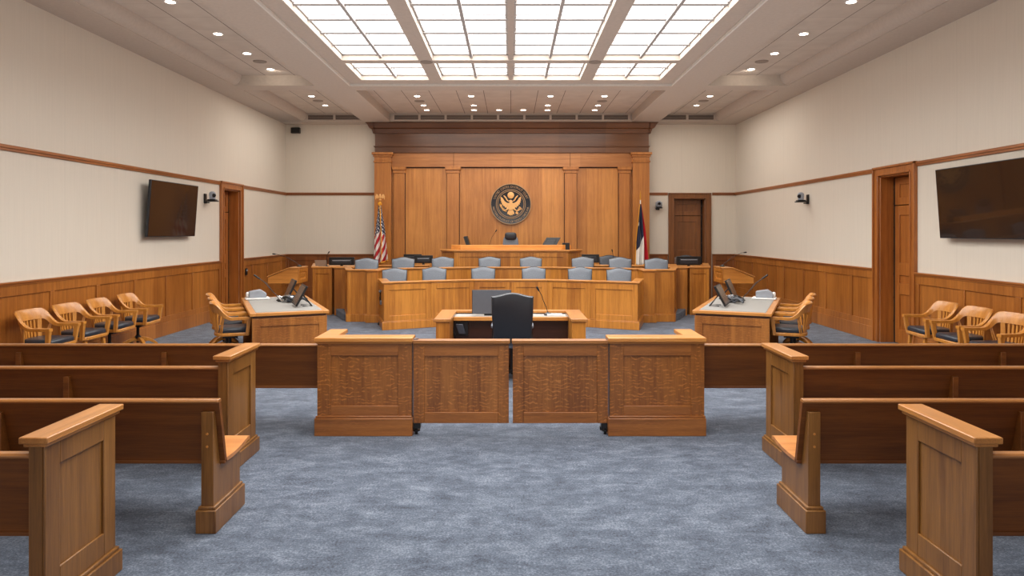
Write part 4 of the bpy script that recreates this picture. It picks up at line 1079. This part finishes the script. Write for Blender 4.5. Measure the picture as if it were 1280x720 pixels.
# monitor on the desk
Y = 9.34; x0, x1 = PX(590, Y), PX(639, Y); z0, z1 = .775, PZ(362.5, Y)
t = thing('desktop_monitor', 'flat grey monitor standing on the centre desk left of the dark chair', 'monitor', ((x0+x1)/2, Y, .755))
MB().box(x0, x1, Y, Y+.03, z0, z1).build('housing', black, t, .005)
MB().box(x0+.006, x1-.006, Y-.003, Y, z0+.006, z1-.006).build('screen', screen_g, t)
MB().box((x0+x1)/2-.1, (x0+x1)/2+.1, Y-.0, Y+.14, .755, .775).build('stand', black, t)
bx = PX(685, 9.35)
mics((bx, 9.38, .757), [(PX(683, 9.35), 9.37, .86), (PX(679, 9.35), 9.36, .96), (PX(677, 9.35), 9.35, 1.03), (PX(673.5, 9.35), 9.34, PZ(363, 9.35))], 'black gooseneck microphone on the centre desk right of the chair', round_base=True)
o = MB().box(PX(684, 9.3), PX(703, 9.3), 9.28, 9.40, .756, .778).build('paper_stack', white_p, None, .003); tag(o, 'white papers at the microphone foot on the centre desk', 'papers')

# ------------------------------------------------------------------ rail: posts + gates
RY = 6.40
def pillar(s, side):
    x0, x1 = PX(396.5, RY), PX(514.5, RY)
    xa, xb = (x0, x1) if s < 0 else (-x1, -x0)
    zt = .912
    t = thing('rail_pillar', 'broad oak panelled rail section on the %s of the swing gates' % side, 'railing', ((xa+xb)/2, 6.5, 0))
    m = MB(); m.box(xa, xb, RY+.014, RY+.15, 0, zt-.05); xr0, xr1 = (xa, xa+.13) if s < 0 else (xb-.13, xb); m.box(xr0, xr1, RY+.15, 6.93, 0, zt-.05); m.build('body', rail_v, t)
    m = MB(); st = .125; zb, zf = .15, zt-.05
    
    for a_ in (xa, xb-st): MB().box(a_, a_+st, RY, RY+.014, zb, zf).build('stile', rail_v, t, .003)
    for a_, b_ in ((zf-.12, zf), (zb, zb+.125)): MB().box(xa+st, xb-st, RY, RY+.014, a_, b_).build('cross_rail', rail_h, t, .003)
    m = MB(); m.box(xa-.02, xb+.01, RY-.03, RY+.0, 0, .165); m.box(xa-.02, xa+.0, RY, RY+.18, 0, .165); m.box(xb, xb+.01, RY, RY+.15, 0, .165); m.box(xa-.012, xb+.006, RY-.018, RY, .165, .185); m.build('base_moulding', rail_h, t, .005)
    m = MB(); c0, c1 = xa-.02, xb+.012
    m.prism([(c0, RY-.035), (c1, RY-.035), (c1, RY+.17), (xr1+.025, RY+.17), (xr1+.025, 6.95), (xr0-.02, 6.95), (c0, RY+.17)] if s < 0 else [(c0, RY-.035), (c1, RY-.035), (c1, RY+.17), (xr1+.02, 6.95), (xr0-.025, 6.95), (xr0-.025, RY+.17), (c0, RY+.17)], zt-.04, zt)
    m.box(xa-.008, xb+.004, RY-.018, RY+.15, zt-.058, zt-.04); m.build('cap_rail', cap_h, t, .006)
pillar(-1, 'left'); pillar(1, 'right')
def gate(s, side):
    gy = 6.42; x0, x1 = PX(517, gy), PX(636, gy)
    xa, xb = (x0, x1) if s < 0 else (-x1, -x0)
    z0, z1 = .108, .885
    t = thing('swing_gate', '%s oak swing gate of the courtroom rail' % side, 'gate', (xa if s < 0 else xb, gy, 0))
    m = MB(); m.box(xa+.01, xb-.01, gy+.016, gy+.05, z0, z1-.04); m.build('panel', rail_p, t)
    st = .10
    for a_ in (xa, xb-st): MB().box(a_, a_+st, gy, gy+.06, z0, z1-.04).build('stile', rail_v, t, .003)
    for a_, b_ in ((z1-.15, z1-.04), (z0, z0+.10)): MB().box(xa+st, xb-st, gy, gy+.06, a_, b_).build('cross_rail', rail_h, t, .003)
    m = MB(); m.box(xa-.01, xb+.012, gy-.02, gy+.08, z1-.035, z1); m.box(xa, xb, gy-.008, gy+.068, z1-.05, z1-.035); m.build('cap_rail', pew_cap, t, .006)
    hx = xa-.012 if s < 0 else xb+.012
    m = MB(); m.tube([(hx, gy+.02, z0+.0), (hx, gy+.02, z1+.01)], .006, 8); m.box(hx-.03, hx+.05, gy-.0, gy+.05, z1, z1+.012) ; m.build('hinge_rod', chrome, t)
    px_ = hx-s*.02*-1; m = MB(); cx = hx+(.035 if s < 0 else -.035)
    m.box(cx-.04, cx+.04, gy+.0, gy+.06, z0-.05, z0); m.tube([(cx, gy+.03, .0), (cx, gy+.03, z0)], .014, 8); m.lathe([(.001, .03), (.035, .03), (.035, .045), (.001, .045)], (cx, gy+.03, 0), 12); m.box(cx-.05, cx-.02, gy+.01, gy+.05, .04, .07)
    m.build('floor_pivot', black, t)
gate(-1, 'left'); gate(1, 'right')

# ------------------------------------------------------------------ pews
XE = 5.35
def pew(s, side, Yb, end, row, x_in):
    # end: 'post' plain curved support, 'panel' tall panel, 'none'
    names = {1: 'front pew against the rail', 2: 'second row pew with panelled end', 3: 'third row pew with open curved end', 4: 'nearest pew with big panelled end'}
    t = thing('pew', 'long oak %s, %s of the aisle' % (names[row], side), 'pew', (s*(x_in+XE)/2, Yb+.2, 0), group='oak pews on the %s side' % side)
    zt, zb = .838, .412; xa, xb = sorted((s*x_in, s*XE))
    lean = .10
    prof = [(Yb+.004, zt-.02), (Yb+lean, zb), (Yb+lean+.028, zb), (Yb+.038, zt-.02)]
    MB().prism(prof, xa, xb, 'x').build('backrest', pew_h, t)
    capp = [(Yb-.012, zt-.022), (Yb-.014, zt-.010), (Yb-.004, zt), (Yb+.035, zt), (Yb+.045, zt-.012), (Yb+.042, zt-.022)]
    MB().prism(capp, xa, xb, 'x').build('top_rail', pew_cap, t, .003)
    MB().prism([(Yb+lean-.008, zb-.012), (Yb+lean-.008, zb+.008), (Yb+lean+.035, zb+.008), (Yb+lean+.035, zb-.012)], xa, xb, 'x').build('lower_bead', pew_h, t, .003)
    n = 10; tops = []
    for k in range(n+1):
        u = k/n; yv = Yb+lean+.02+u*.40; zv = .432 + .036*u - .016*math.sin(u*math.pi); tops.append((yv, zv+ (-.012*max(0, u-.9)*10)))
    MB().prism(tops + [(y_, z_-.024) for y_, z_ in tops[::-1]], xa, xb, 'x').build('seat', seat_y, t)
    def support(xc, w=.07, nm='support'):
        zf = .36
        poly = [(Yb-.005, .0), (Yb+.42, 0), (Yb+.42, .43)] + [(y_, z_-.022) for y_, z_ in tops[::-1] if y_ < Yb+.41] + [(Yb+lean+.0, zb-.02), (Yb+.02, zt-.08), (Yb-.005, zt-.08)]
        m = MB(); m.prism(poly, xc-w/2, xc+w/2, 'x'); sp = m.build(nm, pew_v if nm == 'end_support' else pew_h, t, .003)
        if nm == 'end_support':
            m = MB(); m.box(xc-w/2-.025, xc+w/2+.025, Yb-.03, Yb+.45, 0, .145); m.box(xc-w/2-.014, xc+w/2+.014, Yb-.018, Yb+.438, .145, .165); m.build('base_moulding', pew_v, sp, .005)
            m = MB()
            for z in (.54, .62): m.lathe([(.001, -.0), (.008, -.0), (.008, -.003), (.001, -.003)], (xc, Yb-.005, z), 10, 'y')
            m.build('screw_plug', cap_h, sp)
    if end == 'post':
        support(s*(x_in+.07), .078, 'end_support')
    if end == 'panel':
        Xi, Xo = s*2.206, s*(2.206+.078)
        y0, y1, zt2 = Yb-.03, Yb+.55, .93
        m = MB(); x0_, x1_ = sorted((s*2.220, s*2.284)); m.box(x0_, x1_, y0, y1, 0, zt2-.05); ep = m.build('end_panel', pew_v, t)
        m = MB(); x0_, x1_ = sorted((Xi, s*2.220)); st = .108
        m.box(x0_, x1_, y0, y0+st, .14, zt2-.05); m.box(x0_, x1_, y1-st, y1, .14, zt2-.05); m.box(x0_, x1_, y0+st, y1-st, zt2-.165, zt2-.05); m.box(x0_, x1_, y0+st, y1-st, .14, .262)
        m.build('panel_frame', pew_v, ep, .004)
        m = MB(); x0_, x1_ = sorted((s*(2.206-.03), s*(2.284+.03))); m.box(x0_, x1_, y0-.03, y1+.03, zt2-.032, zt2)
        x0_, x1_ = sorted((s*(2.206-.016), s*(2.284+.016))); m.box(x0_, x1_, y0-.016, y1+.016, zt2-.05, zt2-.032); m.build('panel_cap', cap_y, ep, .005)
        m = MB(); x0_, x1_ = sorted((s*(2.206-.026), s*(2.284+.026))); m.box(x0_, x1_, y0-.026, y1+.026, 0, .12)
        x0_, x1_ = sorted((s*(2.206-.014), s*(2.284+.014))); m.box(x0_, x1_, y0-.014, y1+.014, .12, .14); m.build('base_moulding', pew_v, ep, .005)
    sup = {1: (3.27, 4.64), 2: (3.49, 4.95), 3: (3.24, 4.7), 4: (3.4, 4.8)}[row]
    for xx in sup: support(s*xx, .045)
    support(s*(XE-.05), .06, 'outer_support')
for s, side in ((-1, 'left'), (1, 'right')):
    pew(s, side, 6.48, 'none', 1, 1.803)
    pew(s, side, 5.40, 'panel', 2, 2.285)
    pew(s, side, 4.345, 'post', 3, 1.845)
    pew(s, side, 3.29, 'panel', 4, 2.285)

# ------------------------------------------------------------------ televisions
for s, side, yc, xw, lb in ((-1, 'left', 12.62, 0, 'black television tilted on the left wall above the wainscot'), (1, 'right', 9.055, 0, 'large black television on the right wall')):
    t = thing('wall_television', lb, 'television', (s*W, yc, 2.28))
    zb, zt = 1.80, 2.785; h = .885; xb, xt = W-.13, W-.20
    y0, y1 = yc-h, yc+h
    def P(f, z, n): # f y ; z ; n thickness toward wall
        k = (z-zb)/(zt-zb); return (s*(xb+(xt-xb)*k+n), f, z)
    def slab2(a, b, c, d, n0, n1): return MB().hexa([P(a,c,n0),P(b,c,n0),P(b,c,n1),P(a,c,n1)], [P(a,d,n0),P(b,d,n0),P(b,d,n1),P(a,d,n1)])
    slab2(y0, y1, zb, zt, 0, .045).build('housing', plain('tv_case_%s' % side, (30, 34, 42), .4), t, .005)
    slab2(y0+.012, y1-.012, zb+.012, zt-.012, -.003, 0).build('screen', blackgl, t)
    slab2(y0+.3, y1-.3, zb+.2, zt-.25, .045, .075).build('rear_cover', black, t, .01)
    m = MB(); m.box(s*(W-.012), s*W, yc-.45, yc+.45, 2.05, 2.5)
    for yy_ in (yc-.3, yc+.3): m.box(s*(W-.12), s*(W-.012), yy_-.03, yy_+.03, 2.1, 2.45)
    m.build('wall_bracket', black, t)
# PTZ cameras
def ptz(loc, N, label):
    U = (-N[1], N[0]); x, y, z = loc
    t = thing('security_camera', label, 'camera', loc)
    O = (x, y)
    MB().obox(O, U, N, -.05, .05, 0, .025, z-.12, z+.08).build('wall_plate', black, t, .004)
    m = MB(); m.obox(O, U, N, -.03, .03, .02, .10, z-.115, z-.09); m.obox(O, U, N, -.09, .09, .06, .26, z-.085, z-.06); m.obox(O, U, N, -.075, .075, .08, .24, z-.06, z-.035); m.build('shelf_base', black, t, .01)
    c = (x+N[0]*.16, y+N[1]*.16)
    m = MB(); m.lathe([(.05, z-.04), (.062, z-.02), (.05, z), (.001, z)], (c[0], c[1], 0), 16)
    for e in (-1, 1): m.obox(c, U, N, e*.075-.012, e*.075+.012, -.03, .03, z-.03, z+.09)
    m.build('yoke', grey_p, t, .004)
    hd = MB().rbox((c[0], c[1], z+.06), (.13, .13, .14), .85).build('camera_head', grey_p, t)
    m = MB(); f = Vector((N[0]*.6, N[1]*.6-.55, -.2)).normalized(); a = Vector((c[0], c[1], z+.06))
    m.tube([tuple(a+f*.03), tuple(a+f*.085)], [.045, .038], 14); m.build('lens', black, hd)
def wallY(px, d=.16): return F*(W-d)/abs(px-CX)
y = wallY(265.5); ptz((-W, y, PZ(247, y)), (1, 0), 'round headed camera on the left wall between television and door')
y = wallY(1001); ptz((W, y, PZ(248, y)), (-1, 0), 'round headed camera on the right wall left of the side door')
ptz((PX(822, YB), YB, PZ(257, YB)), (0, -1), 'round headed camera on the back wall left of the back door')
o = MB().box(PX(365, YB), PX(376, YB), YB-.12, YB, PZ(167, YB), PZ(160, YB)).build('speaker_box', black, None, .01); tag(o, 'small black box high in the back left corner', 'speaker')
y = 5444/ (CX-305.5); t = thing('wall_intercom', 'small black control plate on the left wainscot beyond the door', 'wall control', (-W+.04, y, .9))
MB().box(-W+.038, -W+.06, y-.045, y+.045, .86, 1.02).build('plate', black, t, .004); MB().box(-W+.06, -W+.066, y-.025, y+.025, .95, .99).build('button', grey_p, t)

# ------------------------------------------------------------------ light
def area(loc, size, e, col=(1, 1, 1), rot=(0, 0, 0)):
    l = bpy.data.lights.new('skylight_and_fill_lamp', 'AREA'); l.shape = 'RECTANGLE'; l.size, l.size_y = size; l.energy = e; l.color = col
    o = bpy.data.objects.new('skylight_and_fill_lamp', l); COL.objects.link(o); o.location = loc; o.rotation_euler = rot; return o
SK = (1, .975, .93)
for xc, ww in ((-2.317, 1.3), (0, 2.7), (2.317, 1.3)):
    for y0, y1 in ((OY0+.36, YD), (YE, YA), (YC, 13.81)):
        area((xc, (y0+y1)/2, ZL+.018), (ww, y1-y0), 18.5*ww*(y1-y0), SK)
area((0, 16.5, ZS+.01), (6.0, 3.2), 175, (1, .95, .88))                       # added unseen lamp, brightens the far wall and benches
for sg in (-1, 1): area((sg*4.85, 16.6, ZS+.01), (1.2, 3.2), 34, (1, .95, .88))  # unseen lamps added to brighten both sides of the far end
area((0, 9.5, 2.9), (10.5, 17), 170, (1, .95, .9), (math.pi, 0, 0))        # added unseen fill lamp facing up, brightens the ceiling
area((0, YN+.1, 2.4), (10, 3.5), 90, (1, .96, .92), (R(90), 0, 0))          # added unseen fill lamp, brightens bench fronts and pew backs
w = bpy.data.worlds.new('world'); scn.world = w; w.use_nodes = True
w.node_tree.nodes['Background'].inputs[0].default_value = (.9, .85, .8, 1); w.node_tree.nodes['Background'].inputs[1].default_value = .3

# ------------------------------------------------------------------ camera
cam = bpy.data.cameras.new('camera'); co = bpy.data.objects.new('camera', cam); COL.objects.link(co)
co.location = (0, 0, H); co.rotation_euler = (R(90), 0, 0)
cam.sensor_width = 36; cam.lens = F/1280*36; cam.shift_x = (640-CX)/1280; cam.shift_y = (CY-360)/1280
cam.clip_start = .05
scn.camera = co
scn.view_settings.view_transform = 'Standard'; scn.view_settings.look = 'None'; scn.view_settings.exposure = 0.13
